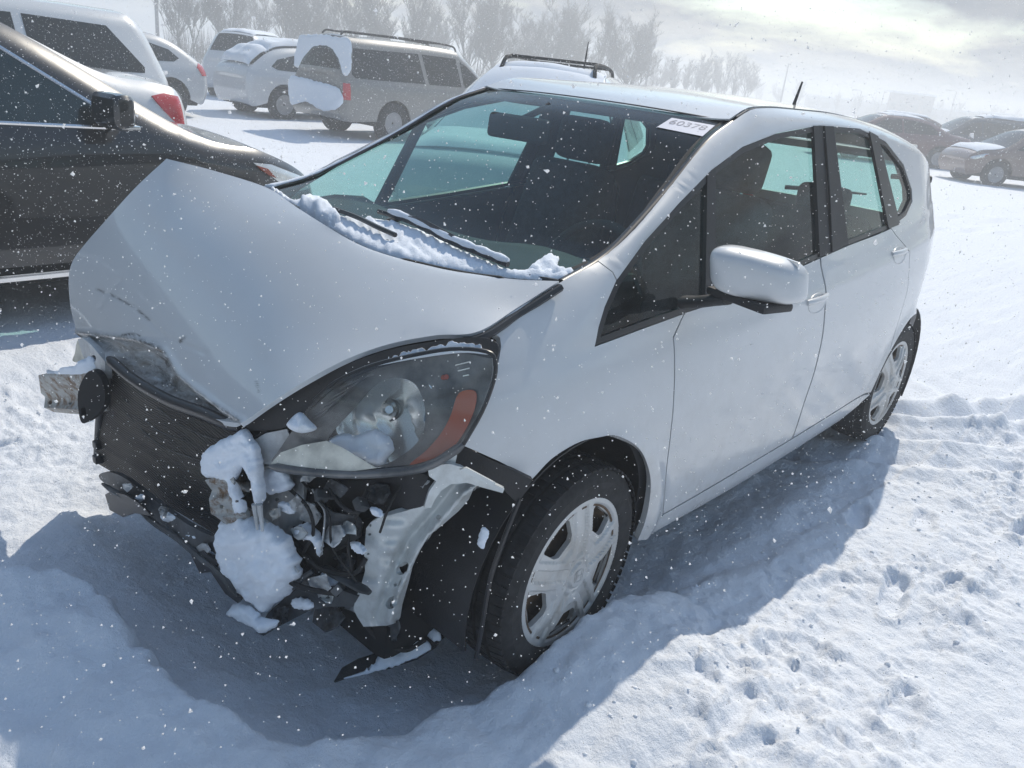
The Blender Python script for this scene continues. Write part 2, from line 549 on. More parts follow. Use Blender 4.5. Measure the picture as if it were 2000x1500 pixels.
paint('white_paint', (0.60, 0.61, 0.615), dirt=.85)
simple('black_plastic', (0.018, 0.018, 0.02), 0.55, var=0.3, bump=0.15, bscale=200)
simple('black_trim', (0.02, 0.02, 0.022), 0.35)
simple('rubber', (0.022, 0.022, 0.023), 0.85, var=0.35, vscale=30, bump=0.2, bscale=120)
simple('dark_cavity', (0.012, 0.012, 0.013), 0.9)  # near-black for dark parts, and for shade painted into hollows
simple('interior_dark', (0.028, 0.03, 0.034), 0.8, var=0.2, bump=0.1, bscale=150)
simple('seat_cloth', (0.035, 0.037, 0.042), 0.95, var=0.3, vscale=40, bump=0.3, bscale=250)
simple('chrome', (0.8, 0.8, 0.8), 0.12, metal=1.0)
glass('windshield_glass', (0.58, 0.79, 0.75), 0.8, dust=0.05)
glass('side_glass', (0.60, 0.80, 0.76), 1.2, dust=0.14)
glass('dark_glass', (0.10, 0.13, 0.13), 1.0, dust=0.15)
glass('clear_lens', (0.90, 0.92, 0.92), 1.1, dust=0.06)

m, nt, b = nodes('snow')
setp(b, Base_Color=(0.83, 0.865, 0.92), Roughness=0.75)
b.inputs['Specular IOR Level'].default_value = 0.25
_a = tnoise(nt, 55.0, 8, 0.62); _c = tnoise(nt, 420.0, 4, 0.6)
_ad = nt.nodes.new('ShaderNodeMath'); _ad.operation = 'MULTIPLY_ADD'
nt.links.new(_c, _ad.inputs[0]); _ad.inputs[1].default_value = 0.25; nt.links.new(_a, _ad.inputs[2])
tbump(nt, b, _ad.outputs[0], 0.7, 0.014)
m, nt, b = nodes('clump_snow')
setp(b, Base_Color=(0.82, 0.87, 0.94), Roughness=0.8)
b.inputs['Specular IOR Level'].default_value = 0.2
tbump(nt, b, tnoise(nt, 80.0, 9, 0.65), 0.5, 0.006)

m, nt, b = nodes('bare_metal')       # zinc-grey body metal with dirt
f1 = tramp(nt, tnoise(nt, 9.0, 7, 0.65), [(0.38, 0.0), (0.68, 1.0)])
nt.links.new(tmix(nt, f1, (0.56, 0.58, 0.59), (0.26, 0.26, 0.26)), b.inputs['Base Color'])
setp(b, Roughness=0.42, Metallic=0.15); tbump(nt, b, tnoise(nt, 35.0, 5), 0.15, 0.01)
m, nt, b = nodes('silver_bracket')
f1 = tramp(nt, tnoise(nt, 12.0, 7, 0.65), [(0.45, 0.0), (0.75, 1.0)])
nt.links.new(tmix(nt, f1, (0.60, 0.63, 0.63), (0.36, 0.37, 0.36)), b.inputs['Base Color'])
setp(b, Roughness=0.38, Metallic=0.25); b.inputs['Coat Weight'].default_value = 0.3
m, nt, b = nodes('rusty_metal')
f1 = tramp(nt, tnoise(nt, 28.0, 8, 0.7), [(0.45, 0.0), (0.62, 1.0)])
nt.links.new(tmix(nt, f1, (0.42, 0.43, 0.42), (0.16, 0.09, 0.04)), b.inputs['Base Color'])
setp(b, Roughness=0.6, Metallic=0.2); tbump(nt, b, tnoise(nt, 60.0, 6), 0.4, 0.008)
m, nt, b = nodes('hub_silver')
f1 = tramp(nt, tnoise(nt, 7.0, 7, 0.65), [(0.45, 0.0), (0.8, 1.0)])
nt.links.new(tmix(nt, f1, (0.60, 0.60, 0.59), (0.36, 0.33, 0.29)), b.inputs['Base Color'])
setp(b, Roughness=0.45, Metallic=0.35); tbump(nt, b, tnoise(nt, 90.0, 5), 0.08, 0.01)
simple('crumb_snow', (0.86, 0.88, 0.92), 0.8)
simple('rust_brown', (0.10, 0.065, 0.04), 0.8, var=0.5, vscale=20)
simple('reflector', (0.82, 0.82, 0.79), 0.20, metal=0.75, coat=0.6, var=0.12, vscale=6)
simple('amber', (0.34, 0.055, 0.018), 0.25, coat=1.0)
simple('red_lens', (0.55, 0.02, 0.03), 0.25, coat=1.0)
simple('cream_lens', (0.62, 0.60, 0.52), 0.5, var=0.25, vscale=18)
simple('blue_grey', (0.10, 0.16, 0.25), 0.2, metal=0.6)
simple('grey_plastic', (0.06, 0.065, 0.07), 0.5, var=0.5, vscale=10, bump=0.2, bscale=50)
# ================================================================== snow-covered lot
BANK = np.array([(2.3, -1.9, .03), (1.75, -1.25, .06), (1.30, -.72, .10), (1.06, -.36, .13), (.945, -.216, .14), (.898, -.134, .14), (.872, .026, .14), (.880, .245, .13), (.862, .458, .13), (.745, .680, .115),
                 (.52, .775, .105), (.25, .835, .115), (.06, .835, .150), (-.15, .83, .155), (-.32, .84, .12), (-.5, .87, .06), (-.8, .95, .03), (-1.5, 1.0, .02)])
def bank(x, y):
    """signed distance to the ploughed bank line (plus is away from the car) and its height there"""
    best = np.full(x.shape, 1e9); hh = np.zeros(x.shape); sg = np.zeros(x.shape)
    for a, b in zip(BANK[:-1], BANK[1:]):
        d = b[:2]-a[:2]; t = np.clip(((x-a[0])*d[0]+(y-a[1])*d[1])/(d @ d), 0, 1)
        ex = x-a[0]-t*d[0]; ey = y-a[1]-t*d[1]; dist = np.hypot(ex, ey)
        m = dist < best
        side = np.sign(d[1]*ex-d[0]*ey)
        best = np.where(m, dist, best); hh = np.where(m, a[2]+t*(b[2]-a[2]), hh); sg = np.where(m, side, sg)
    return best*sg, hh
_prints = []
_pr = np.random.RandomState(5)
def trail(pts, step, jit, side):
    P = spline(pts, 200); s = 0
    acc = np.concatenate([[0], np.cumsum(np.linalg.norm(np.diff(P, axis=0), axis=1))])
    k = 0
    for d in np.arange(0, acc[-1], step):
        i = min(np.searchsorted(acc, d), 198); t = P[i+1]-P[i]; t = t/np.linalg.norm(t); n = np.array([-t[1], t[0]])
        c = P[i]+n*side*(1 if k % 2 else -1)+_pr.uniform(-jit, jit, 2); k += 1
        _prints.append((c[0], c[1], math.atan2(t[1], t[0])+_pr.uniform(-.35, .35), _pr.uniform(.11, .145), _pr.uniform(.045, .06), _pr.uniform(.012, .034)))
trail([(-2.6, 1.50), (-1.8, 1.44), (-1.2, 1.36), (-.6, 1.38)], .42, .10, .10)
trail([(-1.5, 1.22), (-.8, 1.28), (-.25, 1.20), (.25, 1.18)], .45, .09, .09)
trail([(-.5, 1.66), (-.1, 1.52), (.3, 1.40)], .30, .05, .07)
trail([(-.1, -1.25), (.4, -1.35), (.9, -1.5)], .30, .05, .10)
def snow_h(x, y):
    x = np.asarray(x, float); y = np.asarray(y, float)
    r = np.hypot(x, y)
    near = 1-sstep(6, 14, r)
    h = .022*fbm(x*.9+3, y*.9, 3)+.05*fbm(x*.13, y*.13, 3)*sstep(2, 9, r)
    # wind-packed ripples
    h = h+.012*near*fbm(x*2.2+.6*y, y*6.0-.8*x, 5, .58)
    d, hb = bank(x, y)
    lump = 1+.55*fbm(x*7, y*7, 4, .55)
    up = sstep(-.045, .035, d+.045*fbm(x*6, y*6, 4, .55))
    out = np.exp(-np.maximum(d-.10, 0)/.55)
    h = h+hb*(1+.35*sstep(.3, .8, x))*up*(.45+.55*out)*(.80+.20*lump)
    # churned strip beside the car
    band = np.exp(-((y-(1.34-.05*x*0))/.36)**4)*sstep(-4.2, -3.0, x)*(1-sstep(1.0, 1.8, x))
    band2 = np.exp(-(((x-.3)/1.1)**2+((y+1.55)/.75)**2))
    front = sstep(.1, .3, d)*np.exp(-((x-1.0)/.7)**2-((y-.2)/.9)**2)
    chu = np.clip(band+.9*band2, 0, 1.2)
    patch = sstep(-.28, .30, fbm(x*1.5+4, y*1.5, 3, .6))
    chu = chu*(.25+.75*patch)
    rg = fbm(x*8+y*4, y*11-x*2, 5, .60)
    h = h+chu*1.15*(.020*rg+.020*(.30-np.abs(fbm(x*4.5+2+y*2, y*6-x, 5, .6)))+.012*sstep(.05, .12, fbm(x*8+9, y*8-3, 3, .5))+.018*np.maximum(fbm(x*17+5, y*17, 3, .5)-.12, 0)+.007*fbm(x*38, y*38, 2))
    h = h+.009*near*fbm(x*10, y*10, 5, .58)*(1-.5*np.clip(chu, 0, 1))
    h = h+front*(.012*fbm(x*6, y*6, 4))
    # footprints: pressed soles with a small thrown rim
    for cx, cy, a, L, Wd, dp in _prints:
        m = (np.abs(x-cx) < .32) & (np.abs(y-cy) < .32)
        if not m.any(): continue
        X = (x[m]-cx)*math.cos(a)+(y[m]-cy)*math.sin(a); Y = -(x[m]-cx)*math.sin(a)+(y[m]-cy)*math.cos(a)
        wl = Wd*(1-.25*np.exp(-((X+.02)/.05)**2))
        q = np.sqrt((X/L)**2+(Y/wl)**2)+.30*fbm(x[m]*16, y[m]*16, 3)
        h[m] += -dp*(1-sstep(.72, 1.05, q))+.35*dp*np.exp(-((q-1.22)/.17)**2)
    # tyre ruts curving behind the car
    for R_, amp in ((2.02, .030), (2.16, -.028), (2.30, .026), (2.48, -.020), (2.62, .016), (2.80, -.018), (2.94, .014)):
        rr = np.hypot(x+4.55, y+.75)
        an = np.arctan2(y+.75, x+4.55)
        h = h+1.7*amp*np.exp(-((rr-R_)/.05)**2)*sstep(.15, .55, an)*(1-sstep(1.15, 1.6, an))*(.6+.8*fbm(x*5, y*5, 3)+.4)
    for R_, amp in ((6.3, -.03), (6.42, .03), (7.8, -.03), (7.92, .03)):
        rr = np.hypot(x+9.0, y-4.2)
        h = h+amp*np.exp(-((rr-R_)/.09)**2)*sstep(0, 1, r)*(x < -3.2)
    # the car sits lower; drifts lean on its sill
    under = (1-sstep(-.1, .15, np.maximum(np.abs(y)-.72, np.maximum(x-.60, -3.2-x))))
    h = h-.055*under-.03*np.exp(-((x-.72)/.16)**2-((y-.0)/.55)**2)
    # drift swept around other parked vehicles
    h = h+.05*np.exp(-((y+2.2)/.25)**2)*sstep(3, 0, np.abs(x-.5))*.5
    return h
def axis(fine_lo, fine_hi, st, lo, hi, k):
    a = list(np.arange(fine_lo, fine_hi+1e-6, st))
    s = st
    while a[-1] < hi: s *= k; a.append(a[-1]+s)
    s = st
    while a[0] > lo: s *= k; a.insert(0, a[0]-s)
    return np.array(a)
gx = axis(-3.0, 1.45, .0105, -260, 120, 1.055); gy = axis(-1.3, 2.05, .0105, -260, 120, 1.055)
GXX, GYY = np.meshgrid(gx, gy, indexing='ij')
GZ = snow_h(GXX.ravel(), GYY.ravel())
nx, ny = len(gx), len(gy)
me = bpy.data.meshes.new('snow_ground')
me.vertices.add(nx*ny)
me.vertices.foreach_set('co', np.stack([GXX.ravel(), GYY.ravel(), GZ], 1).ravel())
I, J = np.meshgrid(np.arange(nx-1), np.arange(ny-1), indexing='ij')
q = np.stack([I*ny+J, (I+1)*ny+J, (I+1)*ny+J+1, I*ny+J+1], -1).reshape(-1, 4)
me.loops.add(q.size); me.loops.foreach_set('vertex_index', q.ravel().astype(np.int32))
me.polygons.add(len(q)); me.polygons.foreach_set('loop_start', np.arange(0, q.size, 4, dtype=np.int32))
me.polygons.foreach_set('use_smooth', np.ones(len(q), bool))
me.update(); me.validate()
me.materials.append(MAT['snow'])
go = bpy.data.objects.new('snow_ground', me); COL.objects.link(go)
tag(go, 'trampled wind-packed snow covering the parking lot', None, kind='structure')
print('ground', nx, ny)
# ================================================================== the wrecked hatchback
CAR = empty('hatchback_car')
tag(CAR, 'white hatchback with smashed front end and missing bumper, buckled hood', 'car')
WP = MAT['white_paint']
W_half = Curve1([(-3.3, .38), (-3.22, .53), (-3.1, .625), (-2.95, .695), (-2.75, .765), (-2.5, .815), (-2, .842), (-1.2, .8475),
                 (-.4, .842), (0, .832), (.2, .816), (.35, .797), (.5, .765), (.65, .72), (.8, .62)])
BELT = Curve1([(-3.3, 1.25), (-2.5, 1.125), (-2.16, 1.071), (-1.334, 1.009), (-.424, .954), (-.008, .932), (.3, .915), (.8, .85)])
D_UP = Curve1([(-.01, .078), (0, .076), (.05, .054), (.1, .036), (.18, .016), (.28, .003), (.40, 0), (1.5, 0)])
D_DN = Curve1([(.10, .16), (.18, .085), (.22, .055), (.27, .032), (.35, .016), (.5, .004), (.62, 0), (2, 0)])
# top line of the side (hood gap, A pillar, roof ditch)
TOPL = [PY(u, v, y) for u, v, y in [(935, 648, .668), (1010, 600, .668), (1095, 548, .662), (1165, 508, .652), (1215, 464, .640), (1300, 370, .606),
                                    (1380, 275, .572), (1430, 236, .552), (1475, 211, .538)]]
TOPL += [np.array(p) for p in [(-1.25, .530, 1.506), (-1.6, .524, 1.506), (-2.2, .512, 1.478), (-2.7, .495, 1.418), (-3.02, .47, 1.352)]]
ZT = Curve1([(.75, .80), (.5, .90)]+[(p[0], p[2]) for p in TOPL])
YT = Curve1([(.75, .60), (.5, .66)]+[(p[0], p[1]) for p in TOPL])
ZW = Curve1([(.8, .72), (.5, .78), (.25, .85), (.06, .93), (-.02, .99), (-.133, 1.072), (-.468, 1.232), (-.887, 1.386), (-1.5, 1.462), (-2.0, 1.440), (-2.2, 1.415), (-2.7, 1.33), (-3.05, 1.25)])
FA = (0.0, .315); RA = (-2.5, .31)
def side_y(x, z, deco=True):
    x = np.asarray(x, float); z = np.asarray(z, float)
    b = BELT(x); w = W_half(x)
    low = w-D_UP(np.maximum(b-z, -.01))-D_DN(z)
    yb = w-.076
    up = yb-.37*(z-b)
    zt = np.maximum(ZT(x), ZW(x)+.015); zw = ZW(x)
    yb2 = yb-.37*(zt-b)
    front = sstep(.0, .3, x)
    base = np.where(z < b, low, up)
    t = np.clip((z-zw)/(zt-zw), 0, 1.15)
    ref = np.where(zt < b, w-D_UP(np.maximum(b-zt, -.01)), yb2)
    base = base+(YT(x)-ref)*t**2.2
    if deco:
        # shoulder crease rising to the back, wheel-arch lips
        zc = .845+(-x-.4)*.075
        base = base+.006*np.exp(-((z-zc)/.035)**2)*sstep(-.5, -1.0, x)*sstep(-3.1, -2.7, x)
        base = base-.004*np.exp(-((z-(.46+(-x)*.02))/.10)**2)*sstep(-.3, -1.0, x)*sstep(-2.5, -1.7, x)
        for (cx, cz), r0 in ((FA, .365), (RA, .345)):
            rr = np.hypot(x-cx, z-cz)
            base = base+.013*np.exp(-((rr-r0)/.030)**2)*(z > .2)
    return base
def SIDE(a, b):
    return np.stack([a, side_y(a, b), b], -1)
def side_px(u, v):
    y = .78
    for _ in range(40):
        p = PY(u, v, y); y2 = float(side_y(p[0], p[2])); y = .6*y+.4*y2
    return (p[0], p[2])
def spx(lst): return [side_px(u, v) for u, v in lst]
OUT = (0, 1, 0)
DLO_TOP = spx([(1163, 675), (1170, 640), (1182, 600), (1205, 548), (1260, 472), (1325, 400), (1390, 333), (1450, 288), (1520, 260), (1600, 246), (1680, 252), (1730, 277), (1765, 322), (1781, 370), (1782, 393)])
DLO_BOT = spx([(1770, 420), (1740, 445), (1650, 481), (1590, 508), (1500, 548), (1420, 580), (1337, 612), (1255, 641)])
DLO = DLO_TOP+DLO_BOT
TOPXZ = [(p[0], p[2]) for p in TOPL]
def topseg(x0, x1, n): return [(x, float(ZT(x))) for x in np.linspace(x0, x1, n)]
TOP_F = topseg(TOPXZ[0][0], TOPXZ[3][0], 16); TOP_R = topseg(TOPXZ[3][0], TOPXZ[-1][0], 70)
# ---- front fender
FND_FRONT = spx([(935, 648), (962, 651), (975, 660), (977, 675), (966, 735), (942, 800), (905, 872)])
FND_LOW = spx([(975, 903), (1040, 937)])
ARCH_F = spx([(1080, 896), (1130, 866), (1170, 856), (1205, 853), (1243, 873), (1262, 905), (1270, 945), (1264, 1000), (1244, 1057)])
ARCH_F = [tuple(p) for p in spline([FND_LOW[-1]]+ARCH_F, 40)[1:]]
DOOR_F = [tuple(p) for p in spline([(-.423, .33), (-.372, .46), (-.342, .63), (-.338, .78), (-.350, .90)], 14)]
split_top = TOPXZ[3]; split_bot = DLO_TOP[3]
fender_loop = (TOP_F[::-1] + FND_FRONT[1:] + FND_LOW + ARCH_F + [(-.37, .262), (-.412, .30)] + DOOR_F + DLO_BOT[-2:] + DLO_TOP[:4])
fender_loop = inset(fender_loop, .0022)
fender = panel('front_fender', fender_loop, SIDE, WP, CAR, step=.022, toward=OUT, flange=.02)
# ---- doors
fd = DOOR_F[::-1]
_bx = Curve1([(p[0], p[1]) for p in DLO_BOT])
belt_f = [(x, float(_bx(x))) for x in np.linspace(-.42, -1.325, 9)]
front_door_loop = inset([DLO_BOT[-2]]+fd+[(-.60, .330), (-1.325, .338), (-1.325, .7)]+belt_f[::-1], .0034)
panel('front_door', front_door_loop, SIDE, WP, CAR, step=.03, toward=OUT)
panel('front_door', front_door_loop, SIDE, WP, CAR, step=.05, toward=OUT, mirror=True)
arch_r = [(RA[0]+.347*math.cos(rad(a)), RA[1]+.347*math.sin(rad(a))) for a in range(5, 36, 3)]
belt_r = [(x, float(_bx(x))) for x in np.linspace(-1.33, DLO_BOT[1][0], 8)]
rear_door_loop = inset([belt_r[0], (-1.33, .7), (-1.33, .338), (-2.0, .348)]+arch_r+[(-2.255, .62), (-2.27, .80), (-2.23, .98)]+belt_r[::-1][:-1], .0034)
panel('rear_door', rear_door_loop, SIDE, WP, CAR, step=.03, toward=OUT)
panel('rear_door', rear_door_loop, SIDE, WP, CAR, step=.05, toward=OUT, mirror=True)
sill_loop = [(-.36, .262), (-.40, .30), (-.43, .326), (-.60, .326), (-1.33, .334), (-2.0, .344), (-2.152, .333), (-2.10, .285), (-1.9, .25), (-1.0, .235)]
panel('side_sill', sill_loop, SIDE, WP, CAR, step=.025, toward=OUT, flange=.03)
panel('side_sill', sill_loop, SIDE, WP, CAR, step=.05, toward=OUT, flange=.03, mirror=True)
# ---- pillar, roof rail and rear quarter in one pressing
XE = Curve1([(1.36, -3.0), (1.2, -3.08), (1.0, -3.14), (.85, -3.18), (.6, -3.20), (.3, -3.13), (.2, -3.05)])
rear_edge = [(float(XE(z)), z) for z in (1.30, 1.2, 1.1, 1.0, .85, .7, .5, .35, .25)]
arch_q = [(RA[0]+.347*math.cos(rad(a)), RA[1]+.347*math.sin(rad(a))) for a in range(185, 34, -4)]
quarter_loop = (TOP_R+rear_edge+[(-2.86, .24)]+arch_q+[(-2.212, .512), (-2.255, .62), (-2.27, .80), (-2.23, .98)]+[DLO_BOT[1], DLO_BOT[0]]+DLO_TOP[:3:-1]+[DLO_TOP[3]])
quarter_loop = inset(quarter_loop, .0015)
for mir in (False, True):
    panel('body_side', quarter_loop, SIDE, WP, CAR, step=.02 if not mir else .035, toward=OUT, flange=.02, mirror=mir)
# right fender: only its undamaged back part stands
rf_loop = inset([TOPXZ[2], TOPXZ[3]]+[DLO_TOP[3], DLO_TOP[2], DLO_TOP[1], DLO_TOP[0]]+[DLO_BOT[-1], DLO_BOT[-2]]+fd+[(-.412, .30), (-.37, .262)]+ARCH_F[::-1][:24]+[(.02, .82)], .002)
panel('front_fender', rf_loop, SIDE, WP, CAR, step=.035, toward=OUT, mirror=True)
# ---- glass and black frames
def strip(name, px, mat, lift=.003, mirror=False, step=.03, parent=CAR):
    return panel(name, spx(px), SIDE, mat, parent, step=step, toward=OUT, flange=.012, lift=lift, mirror=mirror)
BT = MAT['black_trim']; SG = MAT['side_glass']
DLO_IN = inset(DLO, .016)
g_quarter = spx([(1165, 672), (1184, 602), (1207, 550), (1262, 475), (1326, 404), (1388, 338), (1384, 592), (1337, 610), (1255, 639)])
g_front = spx([(1388, 338), (1450, 290), (1520, 262), (1597, 248), (1614, 497), (1590, 507), (1500, 547), (1384, 592)])
g_rear = spx([(1608, 247), (1680, 254), (1706, 266), (1742, 442), (1650, 479), (1620, 494)])
g_aft = spx([(1710, 268), (1730, 280), (1764, 324), (1779, 371), (1780, 392), (1769, 418), (1746, 440)])
for mir in (False, True):
    panel('window_frame', DLO, SIDE, BT, CAR, holes=[DLO_IN], step=.03, toward=OUT, flange=.012, lift=-.002, mirror=mir)
    for nm, lp in (('quarter_window', g_quarter), ('door_window', g_front), ('rear_window', g_rear), ('rear_quarter_window', g_aft)):
        panel(nm, lp, SIDE, SG, CAR, step=.04, toward=OUT, flange=.004, lift=-.010, mirror=mir)
    strip('centre_pillar', [(1588, 246), (1627, 247), (1656, 478), (1622, 494), (1600, 502)], MAT['black_plastic'], mirror=mir)
    strip('rear_pillar', [(1697, 257), (1714, 266), (1757, 438), (1735, 447)], BT, mirror=mir)
    strip('window_divider', [(1381, 341), (1397, 326), (1398, 586), (1377, 594)], MAT['black_plastic'], lift=.001, mirror=mir)
# pillar seam line
seam = [np.array(SIDE(np.array([a]), np.array([b]))[0])+[0, .0045, 0] for a, b in spx([(1607, 246), (1622, 492)])]
tube('pillar_seam', spline([seam[0], (seam[0]+seam[1])/2+[0, .004, 0], seam[1]], 10), .004, MAT['dark_cavity'], CAR, seg=6)
# inner trim so the cabin is closed: pillars, door cards, liner
ID = MAT['interior_dark']
def SIDE_IN(a, b):
    p = SIDE(a, b); p[:, 1] -= .045; return p
for mir in (False, True):
    panel('pillar_trim', inset(quarter_loop, .004), SIDE_IN, ID, CAR, step=.05, toward=(0, -1, 0), flange=.0, mirror=mir)
    panel('door_card', inset(front_door_loop, .002), SIDE_IN, ID, CAR, step=.08, toward=(0, -1, 0), flange=0, mirror=mir)
    panel('door_card', inset(rear_door_loop, .002), SIDE_IN, ID, CAR, step=.08, toward=(0, -1, 0), flange=0, mirror=mir)
    panel('cowl_side_trim', inset(rf_loop, .004), SIDE_IN, ID, CAR, step=.08, toward=(0, -1, 0), flange=0, mirror=mir)
# ---- roof
def XH(y): return -.842-.055*(y/.55)**2          # header line
ZC = Curve1([(-.75, 1.452), (-.842, 1.463), (-.95, 1.482), (-1.2, 1.512), (-1.6, 1.526), (-2.2, 1.504), (-2.7, 1.450), (-3.02, 1.385)])
WS_TOPZ = None
def roof_pts(s, t):
    """s 0..1 front to back, t -1..1 across"""
    y0 = t*.53
    x = XH(y0)*(1-s)+(-3.02)*s
    ye = YT(x)-.012
    y = t*ye
    zt = ZT(x)-.002
    z = ZC(x)-(ZC(x)-zt)*np.abs(t)**2.4
    z = z-.012*(1-sstep(0, .06, s))*(1-np.abs(t)**6)
    return np.stack([x, y, z], -1)
Ss, Tt = np.meshgrid(np.linspace(0, 1, 50), np.linspace(-1, 1, 41), indexing='ij')
grid('roof', roof_pts(Ss, Tt), WP, CAR, thick=.005, flip=False)
Pl = roof_pts(*np.meshgrid(np.linspace(0, 1, 20), np.linspace(-1, 1, 13), indexing='ij')); Pl[..., 2] -= .035
grid('headliner', Pl, ID, CAR, thick=.005)
for sgn in (1, -1):
    ln = [(p[0], sgn*(p[1]-.006), p[2]-.004) for p in [np.array([x, float(YT(x)), float(ZT(x))]) for x in np.linspace(-.93, -2.98, 30)]]
    tube('roof_moulding', ln, .0045, BT, CAR, seg=6)
# ---- windshield
a_line = spline([TOPL[2], TOPL[3], TOPL[4], TOPL[5], TOPL[6], TOPL[7]], 30)
a_line = a_line+np.array([-.012, -.012, -.008])
WS_N = 30
def ws_point(k, t):
    e = a_line[k]; v = k/(len(a_line)-1)
    sx = .11*(1-v)**1.3+.050*v; sz = -.005*(1-v)+.014*v+.012*math.sin(math.pi*v)
    q = 1-abs(t)**2.2
    return np.array([e[0]+sx*q, e[1]*t, e[2]+sz*q])
WSP = np.array([[ws_point(k, t) for t in np.linspace(1, -1, 37)] for k in range(len(a_line))])
ws = grid('windshield', WSP, MAT['windshield_glass'], CAR, thick=0, flip=True)
# black ceramic border
def ws_edge(path, w, name):
    tube(name, path, w, BT, CAR, seg=6, flat=.45, up=(0, 0, 1))
ws_edge([WSP[k, 0]+[0, .004, .004] for k in range(len(a_line))], .011, 'windshield_seal')
ws_edge([WSP[k, -1]+[0, -.004, .004] for k in range(len(a_line))], .011, 'windshield_seal')
ws_edge([WSP[-1, j]+[-.004, 0, .004] for j in range(37)], .006, 'windshield_seal')
# far A-pillar snow film comes later; mirror, sticker
st_c = on(1340, 250, (0, 0, 1), 1.40)

print('wstop', WSP[-1, 0], WSP[-1, 18], roof_pts(np.array([0., 0., .0]), np.array([0., .5, .98])))
# ---- tail: hatch with rear glass, bumper
def TAIL(a, b):
    xe = XE(b); ye = side_y(xe, b, False)
    t = np.clip(np.abs(a)/ye, 0, 1.2)
    return np.stack([xe-.10*(1-t**2.5), a, b], -1)
def tail_edge(z): return float(side_y(np.array([float(XE(z))]), np.array([z]), False)[0])
zs = [1.34, 1.25, 1.15, 1.05, .95, .85, .7, .62]
hl = [(tail_edge(z)-.004, z) for z in zs]; hatch_loop = hl+[(-y, z) for y, z in hl[::-1]]
rw = [(.47, 1.30), (.52, 1.10), (.50, 1.02), (-.50, 1.02), (-.52, 1.10), (-.47, 1.30)]
panel('tailgate', hatch_loop, TAIL, WP, CAR, step=.06, holes=[rw], toward=(-1, 0, 0))
panel('tailgate_glass', rw, TAIL, SG, CAR, step=.08, toward=(-1, 0, 0), flange=.004, lift=-.004)
zs = [.615, .5, .4, .3, .25]
hl = [(tail_edge(z)-.003, z) for z in zs]
panel('rear_bumper', hl+[(-y, z) for y, z in hl[::-1]], TAIL, WP, CAR, step=.07, toward=(-1, 0, 0), lift=.012)
rbox('roof_spoiler', (-3.04, 0, 1.375), (.14, .92, .03), WP, CAR, bev=.012)
_wp = PX(1802, 350, -3.16)
tube('rear_wiper', [(-3.22, -.25, 1.05), (-3.25, -.05, 1.07), (-3.24, .22, 1.09)], [.014, .012, .006], BT, CAR)
rbox('rear_wiper_pod', _wp, (.05, .09, .045), MAT['black_plastic'], CAR, bev=.015, rot=(0, 0, .3))  # small dark piece at the rear corner, built as a wiper part
tube('pod_stalk', [_wp+[0, -.04, 0], _wp+[.0, -.16, -.01]], .014, MAT['black_plastic'], CAR, seg=7)
for s in (1, -1):
    rbox('tail_light', (-3.19, s*.48, .98), (.06, .10, .26), MAT['red_lens'], CAR, bev=.02, rot=(0, .2, s*.5))
# ---- underside, wheel houses
rbox('floor_light_block', (-1.45, 0, .235), (3.2, 1.36, .08), MAT['dark_cavity'], CAR, bev=.02)  # dark box added under the cabin to block light
def wheelhouse(cx, cz, sgn):
    V = []
    A = np.linspace(rad(-12 if cx > -1 else -25), rad(184 if cx > -1 else 205), 24)
    P = np.array([[(cx+.385*math.cos(a), sgn*y, cz+.375*math.sin(a)) for y in np.linspace(.80, .42, 5)] for a in A])
    grid('wheel_liner', P, MAT['black_plastic'], CAR, thick=.004, flip=(sgn > 0))
    bm = bmesh.new()
    vs = [bm.verts.new((cx+.385*math.cos(a), sgn*.43, cz+.375*math.sin(a))) for a in A]
    bm.faces.new(vs)
    bm_obj('wheel_well', bm, MAT['dark_cavity'], CAR, smooth=False)
for cx, cz in (FA, RA):
    for s in (1, -1): wheelhouse(cx, cz, s)
rbox('firewall', (.02, 0, .62), (.06, 1.28, .74), MAT['dark_cavity'], CAR, bev=.01)
rbox('cargo_floor', (-2.62, 0, .55), (1.0, 1.2, .35), ID, CAR, bev=.03)

# ---- wheels
def tyre_prof():
    R0, w = .306, .088
    p = [(.185, -w*.80), (.200, -w*.92), (.235, -w*1.0), (.270, -w*.98), (.290, -w*.88), (.300, -w*.76), (.3045, -w*.62)]
    for c in (-.40, 0, .40):
        p += [(R0, w*(c-.08)), (R0-.008, w*(c-.055)), (R0-.008, w*(c+.055)), (R0, w*(c+.08))]
    p += [(.3045, w*.62), (.300, w*.76), (.290, w*.88), (.270, w*.98), (.262, w*1.0), (.258, w*.975), (.235, w*.995), (.215, w*.90), (.185, w*.74)]
    return p
HUBR = .224
def hub_surface(a, b):
    r = np.hypot(a, b); th = np.arctan2(b, a)
    dpt = .012-.012*sstep(.12, .205, r)-.008*sstep(.213, .224, r)
    k = (th-rad(90))/(2*math.pi/5); k = k-np.round(k)              # distance from spoke centre, in spokes
    s = k*2*math.pi/5*r                                             # metres across the spoke
    inside = sstep(.050, .066, r)*(1-sstep(.190, .208, r))
    dpt = dpt-.0095*inside*(1-sstep(.015, .0185, np.abs(s)))
    dpt = dpt-.010*sstep(.036, .042, np.abs(s))*sstep(.085, .105, r)*(1-sstep(.192, .204, r))
    dpt = dpt+.006*(1-sstep(.034, .038, r))-.004*np.exp(-((r-.042)/.004)**2)
    # lug dimples between the spokes
    for i in range(5):
        t0 = rad(90+36+72*i); dpt = dpt-.008*np.exp(-(((a-.057*math.cos(t0))**2+(b-.057*math.sin(t0))**2)/.006**2))
    return np.stack([a, .0+dpt, b], -1)
